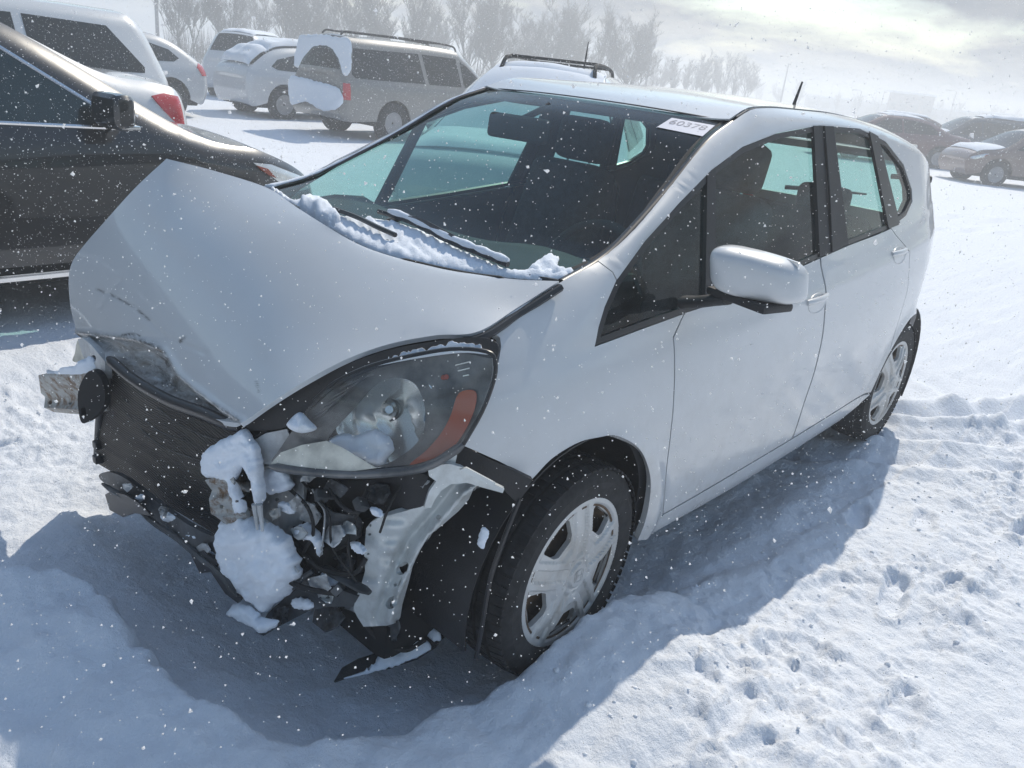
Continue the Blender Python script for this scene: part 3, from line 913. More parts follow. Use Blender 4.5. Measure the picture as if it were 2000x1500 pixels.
def hub_open(i):
    t0 = rad(90+36+72*i); L = []
    for r_, da in ((.124, 12.5), (.140, 17.0), (.182, 18), (.193, 15), (.193, -15), (.182, -18), (.140, -17.0), (.124, -12.5)):
        t = t0+rad(da); L.append((r_*math.cos(t), r_*math.sin(t)))
    return L
hub_loop = [(HUBR*math.cos(t), HUBR*math.sin(t)) for t in np.linspace(0, 2*math.pi, 97)[:-1]]
def make_wheel():
    w = bpy.data.objects.new('wheel', None); COL.objects.link(w); w.parent = CAR
    t = lathe('tyre', tyre_prof(), 96, MAT['rubber'], w)
    # tread blocks: sideways sipes as small proud bars
    V, F = [], []
    for k in range(72):
        for (y0, y1, sh) in ((-.083, -.044, .5), (-.028, -.006, 0), (.006, .028, .5), (.044, .083, 0)):
            a0 = 2*math.pi*(k+sh)/72; a1 = a0+2*math.pi/72*.72
            b = len(V)
            for (r_, yy, aa) in ((.303, y0, a0), (.303, y1, a0), (.303, y1, a1), (.303, y0, a1)):
                rr = r_-.006*max(0, (abs(yy)-.06)/.023)
                V.append((rr*math.cos(aa), yy, rr*math.sin(aa)))
                rr += .0052
                V.append((rr*math.cos(aa), yy*.985, rr*math.sin(aa)))
            F += [(b+1, b+3, b+5, b+7), (b, b+2, b+3, b+1), (b+2, b+4, b+5, b+3), (b+4, b+6, b+7, b+5), (b+6, b, b+1, b+7)]
    tb = mesh_obj('tread_blocks', V, F, MAT['rubber'], w, smooth=False); tb['kind'] = 'stuff'
    rim = lathe('rim', [(.02, .045), (.10, .045), (.15, .03), (.178, .04), (.188, .055), (.196, .066), (.197, .075), (.190, .074)], 64, MAT['rust_brown'], w)
    hc = panel('hubcap', hub_loop, lambda a, b: hub_surface(a, b)+np.array([0, .081, 0]), MAT['hub_silver'], w, step=.0050,
               holes=[hub_open(i) for i in range(5)], flange=.014, eps=.0008, toward=(0, 1, 0))
    # H emblem in a rounded frame on the centre cap
    V, F = [], []
    em = empty_part = None
    bm = bmesh.new()
    def bar(ax, az, bx, bz, wd):
        a = Vector((ax, 0, az)); b2 = Vector((bx, 0, bz)); d = (b2-a).normalized(); n = Vector((-d.z, 0, d.x))*wd/2
        y0, y1 = .0945, .1005
        lo = [bm.verts.new((p.x, y0, p.z)) for p in (a-n, a+n, b2+n, b2-n)]
        hi = [bm.verts.new((p.x, y1, p.z)) for p in (a-n, a+n, b2+n, b2-n)]
        bm.faces.new(hi)
        for i in range(4): bm.faces.new((lo[i], lo[(i+1) % 4], hi[(i+1) % 4], hi[i]))
    fr = []
    for t in np.linspace(0, 2*math.pi, 29)[:-1]:
        c, s = math.cos(t), math.sin(t); e = .55
        x = math.copysign(abs(c)**e, c); z = math.copysign(abs(s)**e, s)
        fr.append((x*(.0195+.0025*z), z*.0185))
    for i in range(28): bar(*fr[i], *fr[(i+1) % 28], .0035)
    bar(-.011, -.0135, -.0125, .0135, .004); bar(.011, -.0135, .0125, .0135, .004); bar(-.011, 0, .011, 0, .004)
    bm_obj('emblem', bm, MAT['hub_silver'], w, smooth=False)
    return w
WH = make_wheel()
WH.location = (FA[0], .735, .300); WH.rotation_euler = (0, rad(-3), rad(2.7))
w2 = copy_tree(WH, CAR); w2.location = (RA[0], .728, .302); w2.rotation_euler = (0, rad(40), 0)
for x, s in ((FA[0], 1), (RA[0], 1)):
    w3 = copy_tree(WH, CAR); w3.location = (x, -.735, .30); w3.rotation_euler = (0, rad(25), math.pi)

# ---- door mirrors (shell, black foot, glass)
def mirror_shell(sgn):
    n, m = 28, 40
    V = []
    cx, cy, cz = -.43, .960, 1.108
    for i in range(n+1):
        ph = -math.pi/2+math.pi*i/n
        for j in range(m):
            th = 2*math.pi*j/m
            def se(c, e): return math.copysign(abs(c)**e, c)
            yy = se(math.cos(ph), .45)*se(math.cos(th), .45)
            xx = se(math.cos(ph), .8)*se(math.sin(th), .8)
            zz = se(math.sin(ph), .48)
            hw = .112*(1-.06*zz); hh = .062*(1-.13*max(0, yy))
            x = cx+(xx*.085 if xx > 0 else xx*.025)-.035*yy
            V.append((x, sgn*(cy+yy*hw-.022*zz*(1 if yy < 0 else .2)), cz+zz*hh-.004*yy))
    F = [(i*m+j, i*m+(j+1) % m, (i+1)*m+(j+1) % m, (i+1)*m+j) for i in range(n) for j in range(m)]
    if sgn > 0: F = [f[::-1] for f in F]
    mo = mesh_obj('door_mirror', V, F, WP, CAR, auto=60)
    rbox('mirror_base', (cx+.016, sgn*(cy-.012), cz-.064), (.115, .200, .022), MAT['black_plastic'], mo, bev=.009, rot=(0, 0, -sgn*.25))
    tube('mirror_foot', [(cx+.015, sgn*.765, .985), (cx+.018, sgn*.80, .995), (cx+.025, sgn*.86, 1.018), (cx+.03, sgn*.90, 1.032)], [.034, .032, .030, .028], MAT['black_plastic'], mo, seg=12, flat=.55)
    rbox('mirror_glass', (cx-.022, sgn*cy, cz), (.006, .19, .11), MAT['chrome'], mo, bev=.002, rot=(0, 0, -sgn*.22))
    return mo
mirror_shell(1)
# ---- door handles: recess bowl and grip
def handle(px, sgn=1):
    x, z = px
    def SR(a, b):
        p = SIDE(a, b); q = np.hypot((a-x)/.075, (b-z)/.034); p[:, 1] += .0025-.020*np.clip(1-q**2, 0, 1); return p
    lp = [(x+.075*math.cos(t), z+.034*math.sin(t)) for t in np.linspace(0, 2*math.pi, 29)[:-1]]
    h = panel('door_handle', lp, SR, WP, CAR, step=.012, toward=OUT, flange=.004, mirror=sgn < 0)
    y = float(side_y(x, z+.012))
    pts = [(x+.085, sgn*(y-.002), z+.012), (x+.05, sgn*(y+.006), z+.014), (x-.03, sgn*(y+.008), z+.016), (x-.085, sgn*(y-.002), z+.018)]
    tube('grip', spline(pts, 14), [.010+.003*math.sin(math.pi*i/13) for i in range(14)], WP, h, seg=10, flat=.9)
for s in (1, -1):
    handle(side_px(1596, 592), s); handle(side_px(1757, 499), s)

# ---- cabin
CL_ = MAT['seat_cloth']
def seat(x, y):
    s = bpy.data.objects.new('front_seat', None); COL.objects.link(s); s.parent = CAR
    rbox('cushion', (x, y, .58), (.52, .50, .16), CL_, s, bev=.06, seg=4, rot=(0, -.15, 0))
    rbox('backrest', (x-.30, y, .90), (.15, .48, .60), CL_, s, bev=.065, seg=4, rot=(0, -.28, 0), taper=(1, .82))
    rbox('headrest', (x-.415, y, 1.285), (.11, .25, .18), CL_, s, bev=.05, seg=4, rot=(0, -.22, 0))
    for d in (-.06, .06):
        tube('headrest_post', [(x-.38, y+d, 1.14), (x-.405, y+d, 1.23)], .006, MAT['chrome'], s, seg=6)
seat(-.92, .36); seat(-.92, -.36)
rs = bpy.data.objects.new('rear_bench', None); COL.objects.link(rs); rs.parent = CAR
rbox('cushion', (-1.85, 0, .55), (.48, 1.24, .16), CL_, rs, bev=.06, seg=3)
rbox('backrest', (-2.16, 0, .83), (.14, 1.24, .52), CL_, rs, bev=.06, seg=3, rot=(0, -.3, 0))
for y in (-.36, .36): rbox('headrest', (-2.27, y, 1.13), (.10, .24, .12), CL_, rs, bev=.04, seg=3)
# dashboard follows the windshield base
dash = []
for k, (dx, dz) in enumerate([(-.01, -.03), (-.10, -.035), (-.25, -.02), (-.38, -.03), (-.44, -.10), (-.43, -.30)]):
    dash.append([WSP[0, j]*[1, .955, 1]+np.array([dx-.9*max(0, WSP[0, j][0]-.1)*(k/5), 0, dz+.03*math.exp(-((WSP[0, j][1]-.36)/.17)**2)*(1 if 1 < k < 4 else 0)]) for j in range(0, 37, 2)])
grid('dashboard', np.array(dash), ID, CAR, thick=.02, flip=False)
def ring(name, c, R_, r_, tilt, mat, parent):
    V, F = [], []
    n, m = 40, 8
    for i in range(n):
        a = 2*math.pi*i/n
        for j in range(m):
            b2 = 2*math.pi*j/m
            V.append((0+r_*math.sin(b2), (R_+r_*math.cos(b2))*math.cos(a), (R_+r_*math.cos(b2))*math.sin(a)))
    F = [(i*m+j, ((i+1) % n)*m+j, ((i+1) % n)*m+(j+1) % m, i*m+(j+1) % m) for i in range(n) for j in range(m)]
    from mathutils import Euler
    T = Matrix.Translation(c) @ Euler((0, tilt, 0)).to_matrix().to_4x4()
    return mesh_obj(name, [T @ Vector(v) for v in V], F, mat, parent)
swh = ring('steering_wheel', (-.50, .36, .945), .18, .015, -.42, ID, CAR)
rbox('horn_pad', (-.505, .36, .94), (.05, .15, .13), ID, swh, bev=.03, seg=3, rot=(0, -.42, 0))
for dy, dz in ((.12, 0), (-.12, 0), (0, -.12)):
    tube('wheel_spoke', [(-.50+.3*dz*.4, .36+dy*.4, .945+dz*.4), (-.50-.42*dz*-1.0*.0+(.05 if dz else 0), .36+dy*1.45, .945+dz*1.45)], .014, ID, swh, seg=6)
tube('steering_column', [(-.50, .36, .94), (-.2, .36, .82)], .035, ID, swh, seg=8)
mc = PX(1012, 250, -.66)
mirror_in = rbox('rear_view_mirror', mc, (.035, .25, .085), ID, CAR, bev=.02, seg=3, rot=(0, -.1, .15))
tube('mirror_stem', [mc+[.01, 0, .02], mc+[-.10, .05, .085]], .012, ID, mirror_in, seg=6)
for s in (.36, -.36): rbox('sun_visor', (-1.02, s, 1.432), (.15, .38, .018), ID, CAR, bev=.008, rot=(0, .12, 0))
# lot sticker inside the top of the windshield
SIDE_STICK = True
def ws_lookup(px):
    """point on the windshield under a pixel"""
    best = None
    d = ray(*px); d = d/np.linalg.norm(d)
    Q = WSP.reshape(-1, 3)-CAM_LOC
    for it in range(1):
        tt = Q @ d; dist = np.linalg.norm(Q-tt[:, None]*d, axis=1); i = dist.argmin()
    kk, jj = divmod(i, WSP.shape[1])
    kk = min(max(kk, 1), WSP.shape[0]-2); jj = min(max(jj, 1), WSP.shape[1]-2)
    n = np.cross(WSP[kk+1, jj]-WSP[kk-1, jj], WSP[kk, jj+1]-WSP[kk, jj-1]); n /= np.linalg.norm(n)
    if n[2] < 0: n = -n
    return on(*px, n, n @ WSP[kk, jj]), n
corners = [ws_lookup(p)[0] for p in ((1283, 250), (1372, 268), (1396, 247), (1312, 232))]
sn = ws_lookup((1340, 250))[1]
simple('sticker_paper', (0.62, 0.64, 0.74), 0.6)
simple('sticker_ink', (0.20, 0.22, 0.30), 0.6)
vv = [c+sn*.0035 for c in corners]+[c+sn*.0025 for c in corners]
stk = mesh_obj('lot_sticker', vv, [(0, 1, 2, 3), (7, 6, 5, 4), (0, 4, 5, 1), (1, 5, 6, 2), (2, 6, 7, 3), (3, 7, 4, 0)], MAT['sticker_paper'], CAR, smooth=False)
stk['label'] = 'small pale lot-number sticker inside the windshield corner'
tc_ = bpy.data.curves.new('txt', 'FONT'); tc_.body = '60378'; tc_.size = 1.0; tc_.align_x = 'CENTER'; tc_.align_y = 'CENTER'
to = bpy.data.objects.new('txt', tc_); COL.objects.link(to)
bpy.context.view_layer.update()
tm = bpy.data.meshes.new_from_object(to.evaluated_get(bpy.context.evaluated_depsgraph_get()))
bpy.data.objects.remove(to)
ex = (corners[1]-corners[0]); Lx = np.linalg.norm(ex); ex /= Lx
ey = corners[3]-corners[0]; ey = ey-ex*(ey @ ex); Ly = np.linalg.norm(ey); ey /= Ly
cc = sum(corners)/4+sn*.0045
co = np.array([v.co[:] for v in tm.vertices]); wdt = np.ptp(co[:, 0])
for v in tm.vertices:
    v.co = Vector(cc+ex*(v.co.x*Lx*.80/wdt)+ey*(v.co.y*Lx*.80/wdt*1.1+.12*Ly))
tm.materials.append(MAT['sticker_ink'])
dg = bpy.data.objects.new('lot_number', tm); COL.objects.link(dg); dg.parent = stk
# roof antenna
ab = PY(1552, 200, 0.05); at_ = PY(1567, 160, 0.05)
tube('roof_antenna', [ab-[0, 0, .03], ab, at_], [.012, .008, .0045], BT, CAR, seg=8)
# ================================================================== smashed nose
TOCAM = (0.7, 0.6, 0.35)
def SP(xf):
    """surface given by pixel and depth along the car: xf(u, v) -> x"""
    def S(a, b):
        a = np.asarray(a, float); b = np.asarray(b, float)
        return PXv(a, b, xf(a, b)+0*a)
    return S
def SZ(zf):
    def S(a, b):
        a = np.asarray(a, float); b = np.asarray(b, float)
        z = zf(a, b)+0*a if callable(zf) else zf+0*a
        d = np.stack([(a-1000)/CAM_F, (750-b)/CAM_F, -np.ones_like(a)], -1) @ CAM_R.T
        return CAM_LOC+d*((z-CAM_LOC[2])/d[..., 2])[..., None]
    return S
def pxp(name, loop, xf, mat, step=9, flange=.004, holes=(), lift=0, parent=CAR, back=True):
    return panel(name, loop, SP(xf), mat, parent, step=step, flange=flange, holes=holes, eps=1.0, toward=TOCAM, lift=lift, back=back)
def ell(cx, cy, rx, ry, rot=0, n=18):
    c, s = math.cos(rad(rot)), math.sin(rad(rot))
    return [(cx+rx*math.cos(t)*c-ry*math.sin(t)*s, cy+rx*math.cos(t)*s+ry*math.sin(t)*c) for t in np.linspace(0, 2*math.pi, n+1)[:-1]]
def smooth_loop(pts, n=None):
    P = np.array(pts, float); m = len(P); n = n or m*5
    out = []
    for t in np.linspace(0, m, n+1)[:-1]:
        i = int(t); s = t-i
        a, b, c, d = P[(i-1) % m], P[i % m], P[(i+1) % m], P[(i+2) % m]
        out.append(0.5*((2*b)+(-a+c)*s+(2*a-5*b+4*c-d)*s*s+(-a+3*b-3*c+d)*s**3))
    return out
SN = MAT['clump_snow']
# ---- hood: a patch between its four bent edges
def edge(pts, n): return spline([PX(u, v, x) for u, v, x in pts], n)
HN = 170
rear_e = edge([(1092, 549, .05), (1000, 545, .12), (900, 531, .17), (830, 517, .21), (760, 499, .24), (700, 477, .26), (640, 443, .265), (580, 405, .245), (520, 366, .225), (420, 334, .27), (370, 321, .30), (325, 310, .335)], HN)
front_e = edge([(474, 826, .672), (430, 819, .668), (380, 800, .664), (300, 768, .655), (250, 738, .645), (205, 700, .632), (178, 673, .62), (150, 650, .608)], HN)
left_e = edge([(1092, 549, .05), (1010, 601, .18), (932, 648, .315), (850, 655, .375), (760, 672, .445), (680, 700, .515), (600, 742, .585), (530, 786, .635), (474, 826, .672)], HN)
right_e = edge([(325, 310, .335), (265, 366, .42), (205, 432, .49), (165, 478, .535), (142, 510, .565), (134, 545, .585), (138, 600, .600), (150, 650, .608)], HN)
def resample(P, n):
    s = np.concatenate([[0], np.cumsum(np.linalg.norm(np.diff(P, axis=0), axis=1))]); s /= s[-1]
    q = np.linspace(0, 1, n); return np.stack([np.interp(q, s, P[:, k]) for k in range(3)], 1)
rear_e, front_e, left_e, right_e = [resample(e, HN) for e in (rear_e, front_e, left_e, right_e)]
# the sheet between the edges: a membrane pushed up evenly from below (no ripples of its own)
NC = 36
def coarse(e): return resample(e, NC)
bR, bF, bL, bG = coarse(rear_e), coarse(front_e), coarse(left_e), coarse(right_e)
HC = np.zeros((NC, NC, 3)); HC[:, 0] = bR; HC[:, -1] = bF; HC[0, :] = bL; HC[-1, :] = bG
ni = NC-2; hstep = 1.0/(NC-1)
A_ = np.zeros((ni*ni, ni*ni)); B_ = np.zeros((ni*ni, 3)); load = np.array([.30, 0, .85])
for a in range(ni):
    for b in range(ni):
        k = a*ni+b; A_[k, k] = 4; B_[k] = load*hstep*hstep
        for da, db in ((1, 0), (-1, 0), (0, 1), (0, -1)):
            c, d = a+da, b+db
            if 0 <= c < ni and 0 <= d < ni: A_[k, c*ni+d] = -1
            else: B_[k] += HC[c+1, d+1]
HC[1:-1, 1:-1] = np.linalg.solve(A_, B_).reshape(ni, ni, 3)
def up1(P, n):
    return np.stack([spline(P[i], n) for i in range(P.shape[0])], 0)
HP = up1(HC, HN)                       # along V
HP = np.swapaxes(up1(np.swapaxes(HP, 0, 1), HN), 0, 1)
# creases near the front right corner
def proj(P):
    q = (P-CAM_LOC) @ CAM_R
    return np.stack([1000+CAM_F*q[..., 0]/-q[..., 2], 750-CAM_F*q[..., 1]/-q[..., 2]], -1)
pp = proj(HP)
scuff_loop = [(150, 650), (200, 655), (262, 662), (318, 684), (338, 712), (348, 732), (372, 752), (398, 772), (428, 796), (470, 822), (474, 828), (430, 821), (380, 802), (300, 770), (250, 740), (205, 702), (178, 675)]
pf = pp.reshape(-1, 2)
ins = inpoly(pf[:, 0], pf[:, 1], scuff_loop); dd = edgedist(pf[:, 0], pf[:, 1], scuff_loop)
sd = np.where(ins, dd, -dd).reshape(HN, HN)
dent = sstep(-2, 22, sd)
HP[..., 0] -= .034*dent*(1+.5*fbm(pp[..., 0]*.03, pp[..., 1]*.03, 3)); HP[..., 2] -= .012*dent
HP[..., 0] += .006*np.exp(-(sd/9)**2)
for ln in ([(188, 565), (225, 580), (262, 600), (290, 625), (320, 655)], [(195, 600), (210, 575), (235, 548)], [(150, 640), (240, 655), (330, 660), (400, 690)]):
    e = np.full(pf.shape[0], 1e9)
    for a, b in zip(ln[:-1], ln[1:]):
        a = np.array(a, float); b = np.array(b, float); d = b-a
        t = np.clip(((pf-a) @ d)/(d @ d), 0, 1); e = np.minimum(e, np.linalg.norm(pf-a-t[:, None]*d, axis=1))
    HP[..., 0] -= .0015*np.exp(-(e/5)**2).reshape(HN, HN)
m, nt, b = nodes('hood_paint')
at = nt.nodes.new('ShaderNodeAttribute'); at.attribute_name = 'scuff'
n1 = tramp(nt, tnoise(nt, 16.0, 9, 0.72, stretch=(1, .45, 2.2), dist=.6), [(0.36, 0.0), (0.60, 1.0)])
n2 = tramp(nt, tnoise(nt, 5.0, 5, 0.6), [(0.38, 0.0), (0.62, 1.0)])
mu = nt.nodes.new('ShaderNodeMath'); mu.operation = 'MULTIPLY'; nt.links.new(at.outputs['Fac'], mu.inputs[0]); nt.links.new(n1, mu.inputs[1])
film = tramp(nt, tnoise(nt, 4.0, 7, 0.65), [(0.42, 0.0), (0.75, 0.16)])
base = tmix(nt, film, (0.58, 0.60, 0.615), (0.46, 0.46, 0.45))
scr = tmix(nt, n2, (0.30, 0.28, 0.25), (0.045, 0.04, 0.035))
at2 = nt.nodes.new('ShaderNodeAttribute'); at2.attribute_name = 'dark_line'
n3 = tramp(nt, tnoise(nt, 40.0, 8, 0.7, stretch=(1, .5, 2)), [(0.40, 0.0), (0.55, 1.0)])
m3 = nt.nodes.new('ShaderNodeMath'); m3.operation = 'MULTIPLY'; nt.links.new(at2.outputs['Fac'], m3.inputs[0]); nt.links.new(n3, m3.inputs[1])
nt.links.new(tmix(nt, m3.outputs[0], tmix(nt, mu.outputs[0], base, scr), (0.03, 0.025, 0.02)), b.inputs['Base Color'])
setp(b, Roughness=.42); b.inputs['Coat Weight'].default_value = 1.0
rr = nt.nodes.new('ShaderNodeMath'); rr.operation = 'MULTIPLY_ADD'; nt.links.new(mu.outputs[0], rr.inputs[0]); rr.inputs[1].default_value = .6; rr.inputs[2].default_value = .07
nt.links.new(rr.outputs[0], b.inputs['Coat Roughness'])
tbump(nt, b, mu.outputs[0], .35, .01)
hood = grid('hood', HP, MAT['hood_paint'], CAR, thick=.012, flip=False)
hood['label'] = 'buckled white hood with scuffed torn front edge'
sc_v = np.clip(sstep(-10, 14, sd), 0, 1)
att = hood.data.attributes.new('scuff', 'FLOAT', 'POINT')
full = np.zeros(len(hood.data.vertices)); full[:HN*HN] = sc_v.ravel(); full[HN*HN:2*HN*HN] = sc_v.ravel()
att.data.foreach_set('value', full)
sm = np.zeros(pf.shape[0])
for ln, wdt_, a_ in (([(150, 652), (185, 655), (222, 660), (262, 664), (300, 672), (325, 692), (334, 712), (322, 740)], 5, 1.0), ([(334, 712), (350, 735), (372, 755), (400, 775)], 4, .7), ([(420, 790), (445, 806), (470, 822)], 5, .8), ([(188, 565), (225, 580), (262, 600), (290, 625)], 2.2, .8), ([(240, 655), (258, 652), (272, 656)], 2.5, 1.0), ([(350, 668), (360, 660)], 3, 1.0), ([(500, 745), (506, 765)], 2.0, .7), ([(300, 735), (320, 765), (300, 768)], 8, .7), ([(340, 770), (400, 795)], 8, .7)):
    e = np.full(pf.shape[0], 1e9)
    for a, b in zip(ln[:-1], ln[1:]):
        a = np.array(a, float); b = np.array(b, float); d = b-a
        t = np.clip(((pf-a) @ d)/(d @ d), 0, 1); e = np.minimum(e, np.linalg.norm(pf-a-t[:, None]*d, axis=1))
    sm = np.maximum(sm, a_*np.exp(-(e/wdt_)**2))
att2 = hood.data.attributes.new('dark_line', 'FLOAT', 'POINT')  # dark broken lines along the hood creases and front edge
full2 = np.zeros(len(hood.data.vertices)); full2[:HN*HN] = sm; full2[HN*HN:2*HN*HN] = sm
att2.data.foreach_set('value', full2)
# dark sheet below the hood stands in for shade on its underside
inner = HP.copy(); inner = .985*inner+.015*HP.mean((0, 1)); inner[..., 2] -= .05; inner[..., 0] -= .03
grid('hood_shade_sheet', inner[::4, ::4], MAT['dark_cavity'], CAR, thick=.008)

# ---- cowl behind the hood
cow = []
for j in range(37):
    a = WSP[0, j]
    yy = a[1]; k = np.argmin(abs(rear_e[:, 1]-np.clip(yy, rear_e[-1, 1], rear_e[0, 1])))
    h_ = rear_e[k]+np.array([0.02, 0, -.035]); h_ = np.array([h_[0], yy, min(h_[2], 1.03)])
    cow.append([a+[.0, 0, -.004], .6*a+.4*h_+[0, 0, -.02], .3*a+.7*h_+[0, 0, -.02], h_])
grid('cowl_panel', np.array(cow), MAT['black_plastic'], CAR, thick=.01, flip=True)
tube('cowl_seal', [c[0]+[.006, 0, .004] for c in cow], .008, BT, CAR, seg=6)
# black gap cord beside the hood's left edge
tube('fender_seal', [p+[-.002, .006, -.014] for p in left_e[:int(HN*.37)]], .010, BT, CAR, seg=6)
# wipers
def wp(pts, dz=0.0): return [ws_lookup((u, v))[0]+ws_lookup((u, v))[1]*(.024+dz) for u, v in pts]
w1 = spline(wp([(742, 428), (800, 447), (880, 487), (940, 512), (992, 534)]), 24)
wb = tube('wiper_blade', w1, .0075, BT, CAR, seg=6)
tube('wiper_arm', spline([PZ(690, 470, 1.03), PZ(740, 440, 1.06), w1[6]+[0, 0, .012], w1[12]+[0, 0, .014]], 16), [.010]*10+[.007]*6, BT, wb, seg=6)
w2_ = spline(wp([(655, 425), (700, 442), (740, 462), (775, 478)], .004), 14)
tube('wiper_blade', w2_, .007, BT, CAR, seg=6)
tube('cowl_gap', spline([PX(770, 506, .235), PX(860, 527, .19), PX(930, 540, .15), PX(990, 547, .125)], 14), [.002]+[.009]*12+[.003], MAT['dark_cavity'], CAR, seg=6)

# ---- left headlight
def hx(u, v): return .378+(955-u)*.00059+(v-690)*.00016
lens_loop = smooth_loop([(955, 690), (966, 712), (962, 745), (940, 803), (902, 866), (835, 905), (700, 919), (600, 914), (528, 906), (545, 872), (578, 825), (612, 785), (655, 748), (725, 716), (815, 694), (890, 683)], 64)
HL = bpy.data.objects.new('headlight', None); COL.objects.link(HL); HL.parent = CAR
HL['label'] = 'broken headlight with cracked clear lens packed with snow'
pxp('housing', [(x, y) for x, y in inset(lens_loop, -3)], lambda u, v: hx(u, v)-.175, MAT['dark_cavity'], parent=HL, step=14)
m, nt, b = nodes('lamp_grey'); setp(b, Base_Color=(.13, .135, .14), Roughness=.35, Metallic=.4)
f1 = tramp(nt, tnoise(nt, 14, 6), [(.35, (.06, .065, .07)), (.7, (.22, .22, .22))]); nt.links.new(f1, b.inputs['Base Color'])
pxp('bezel', inset(lens_loop, 4), lambda u, v: hx(u, v)-.045+.00006*np.abs(u-760), MAT['lamp_grey'], parent=HL, step=12,
    holes=[smooth_loop([(640, 862), (690, 800), (735, 752), (775, 738), (812, 752), (830, 800), (824, 850), (790, 886), (738, 910), (690, 890)])])
rl = smooth_loop([(636, 866), (690, 796), (730, 752), (775, 735), (815, 750), (833, 800), (826, 852), (792, 890), (738, 914), (690, 894)], 50)
pxp('reflector_bowl', rl, lambda u, v: hx(u, v)-.048-.045*np.clip(1-np.hypot((u-752)/95, (v-820)/92)**2, 0, 1)-.004*np.abs(np.sin((u-v*.3)*.045)), MAT['reflector'], parent=HL, step=6)
pillow('lamp_snow', smooth_loop([(640, 864), (668, 846), (700, 850), (728, 838), (756, 850), (770, 870), (760, 892), (738, 910), (690, 890)]), SP(lambda u, v: hx(u, v)-.055), SN, HL, h=.028, r=16, step=6, direc=TOCAM, noise=.35, nscale=.03, eps=1.0, ragged=5)
pxp('cracked_lens_piece', [(524, 911), (548, 884), (590, 869), (638, 861), (668, 874), (700, 893), (735, 914), (690, 920), (600, 917)], lambda u, v: hx(u, v)-.004+.0002*(v-890), MAT['cream_lens'], parent=HL, step=8)
pxp('amber_marker', smooth_loop([(896, 768), (928, 764), (928, 795), (912, 834), (886, 872), (850, 894), (800, 908), (832, 880), (860, 848), (880, 812)], 40), lambda u, v: hx(u, v)-.030, MAT['amber'], parent=HL, step=8)
pxp('signal_reflector', ell(868, 738, 34, 22, -30), lambda u, v: hx(u, v)-.040-.02*np.clip(1-np.hypot((u-868)/34, (v-738)/24)**2, 0, 1), MAT['chrome'], parent=HL, step=6)
tube('signal_bulb', [PX(862, 738, .39), PX(872, 736, .40)], [.010, .006], MAT['amber'], HL, seg=8)
for k in range(4):
    tube('signal_rib', [PX(880+k*4, 716+k*11, .385), PX(920-k*2, 706+k*13, .372)], .0022, MAT['reflector'], HL, seg=5)
pxp('side_reflector', smooth_loop([(812, 742), (836, 757), (846, 785), (838, 815), (828, 822), (832, 790), (826, 762)], 30), lambda u, v: hx(u, v)-.045, MAT['blue_grey'], parent=HL, step=7)
tube('bulb_cap', [PX(752, 800, .405), PX(758, 800, .44), PX(760, 800, .455)], [.015, .014, .009], MAT['chrome'], HL, seg=14)
tube('bulb_ring', spline([PX(752+26*math.cos(t), 800+24*math.sin(t), .415) for t in np.linspace(0, 2*math.pi, 17)], 33), .003, MAT['lamp_grey'], HL, seg=6)
for k in range(5):
    tube('bezel_rib', spline([PX(600+k*16, 828-k*17, float(hx(600, 828))-.035-k*.01), PX(640+k*14, 800-k*14, float(hx(640, 800))-.030-k*.008), PX(690+k*10, 742-k*3, float(hx(690, 742))-.030)], 10), .0022, MAT['lamp_grey'], HL, seg=5)
def lensx(u, v): return hx(u, v)+.022*np.clip(1-((u-745)/235)**2, 0, 1)*np.clip(1-((v-805)/125)**2, 0, 1)
lens_cut = smooth_loop([(955, 690), (966, 712), (962, 745), (940, 803), (902, 866), (835, 905), (742, 916), (640, 862), (585, 850), (590, 815), (612, 785), (655, 748), (725, 716), (815, 694), (890, 683)], 64)
pxp('lens', lens_cut, lensx, MAT['clear_lens'], parent=HL, step=9, flange=0, back=False)
low = [(526, 911), (600, 921), (700, 927), (800, 919), (850, 904), (905, 868)]
tube('lens_rim', spline([PX(u, v, float(hx(u, v))) for u, v in low], 24), [.004]+[.010]*22+[.006], MAT['lamp_grey'], HL, seg=8)
tube('lens_rim', spline([PX(u, v, float(hx(u, v))) for u, v in [(612, 783), (655, 746), (725, 714), (815, 692), (890, 681), (955, 688), (968, 712), (963, 748), (941, 805), (905, 868)]], 36), .0045, BT, HL, seg=6)
pxp('lamp_gap_shade', smooth_loop([(478, 838), (530, 795), (600, 752), (680, 711), (760, 683), (850, 666), (930, 658), (968, 668), (974, 690), (960, 700), (900, 690), (815, 700), (725, 724), (655, 756), (605, 800), (560, 835)], 60), lambda u, v: hx(u, v)-.032, MAT['black_plastic'], step=10)  # black sheet painted in for the darkness between hood and lamp
pillow('lamp_rim_snow', smooth_loop([(725, 713), (790, 694), (850, 683), (880, 674), (925, 678), (955, 689), (900, 686), (815, 697)]), SP(lambda u, v: hx(u, v)-.012), SN, HL, h=.012, r=6, step=4, direc=(0, 0, 1), noise=.5, nscale=.05, eps=1.0)
# inner end of the lamp: torn mounting tabs and snow
pillow('lamp_tab_snow', smooth_loop([(562, 825), (585, 805), (605, 822), (618, 838), (590, 846), (566, 838)]), SP(lambda u, v: hx(u, v)-.02), SN, HL, h=.02, r=10, step=4, direc=TOCAM, noise=.5, nscale=.05, eps=1.0)
pxp('mount_tab', [(498, 858), (520, 846), (560, 838), (566, 852), (545, 880), (528, 908), (512, 905), (500, 885)], lambda u, v: .635-.0006*(u-500), MAT['bare_metal'], step=7)
pxp('mount_tab', [(476, 838), (540, 800), (575, 786), (580, 800), (540, 826), (490, 850)], lambda u, v: .62-.0006*(u-500), MAT['grey_plastic'], step=8)

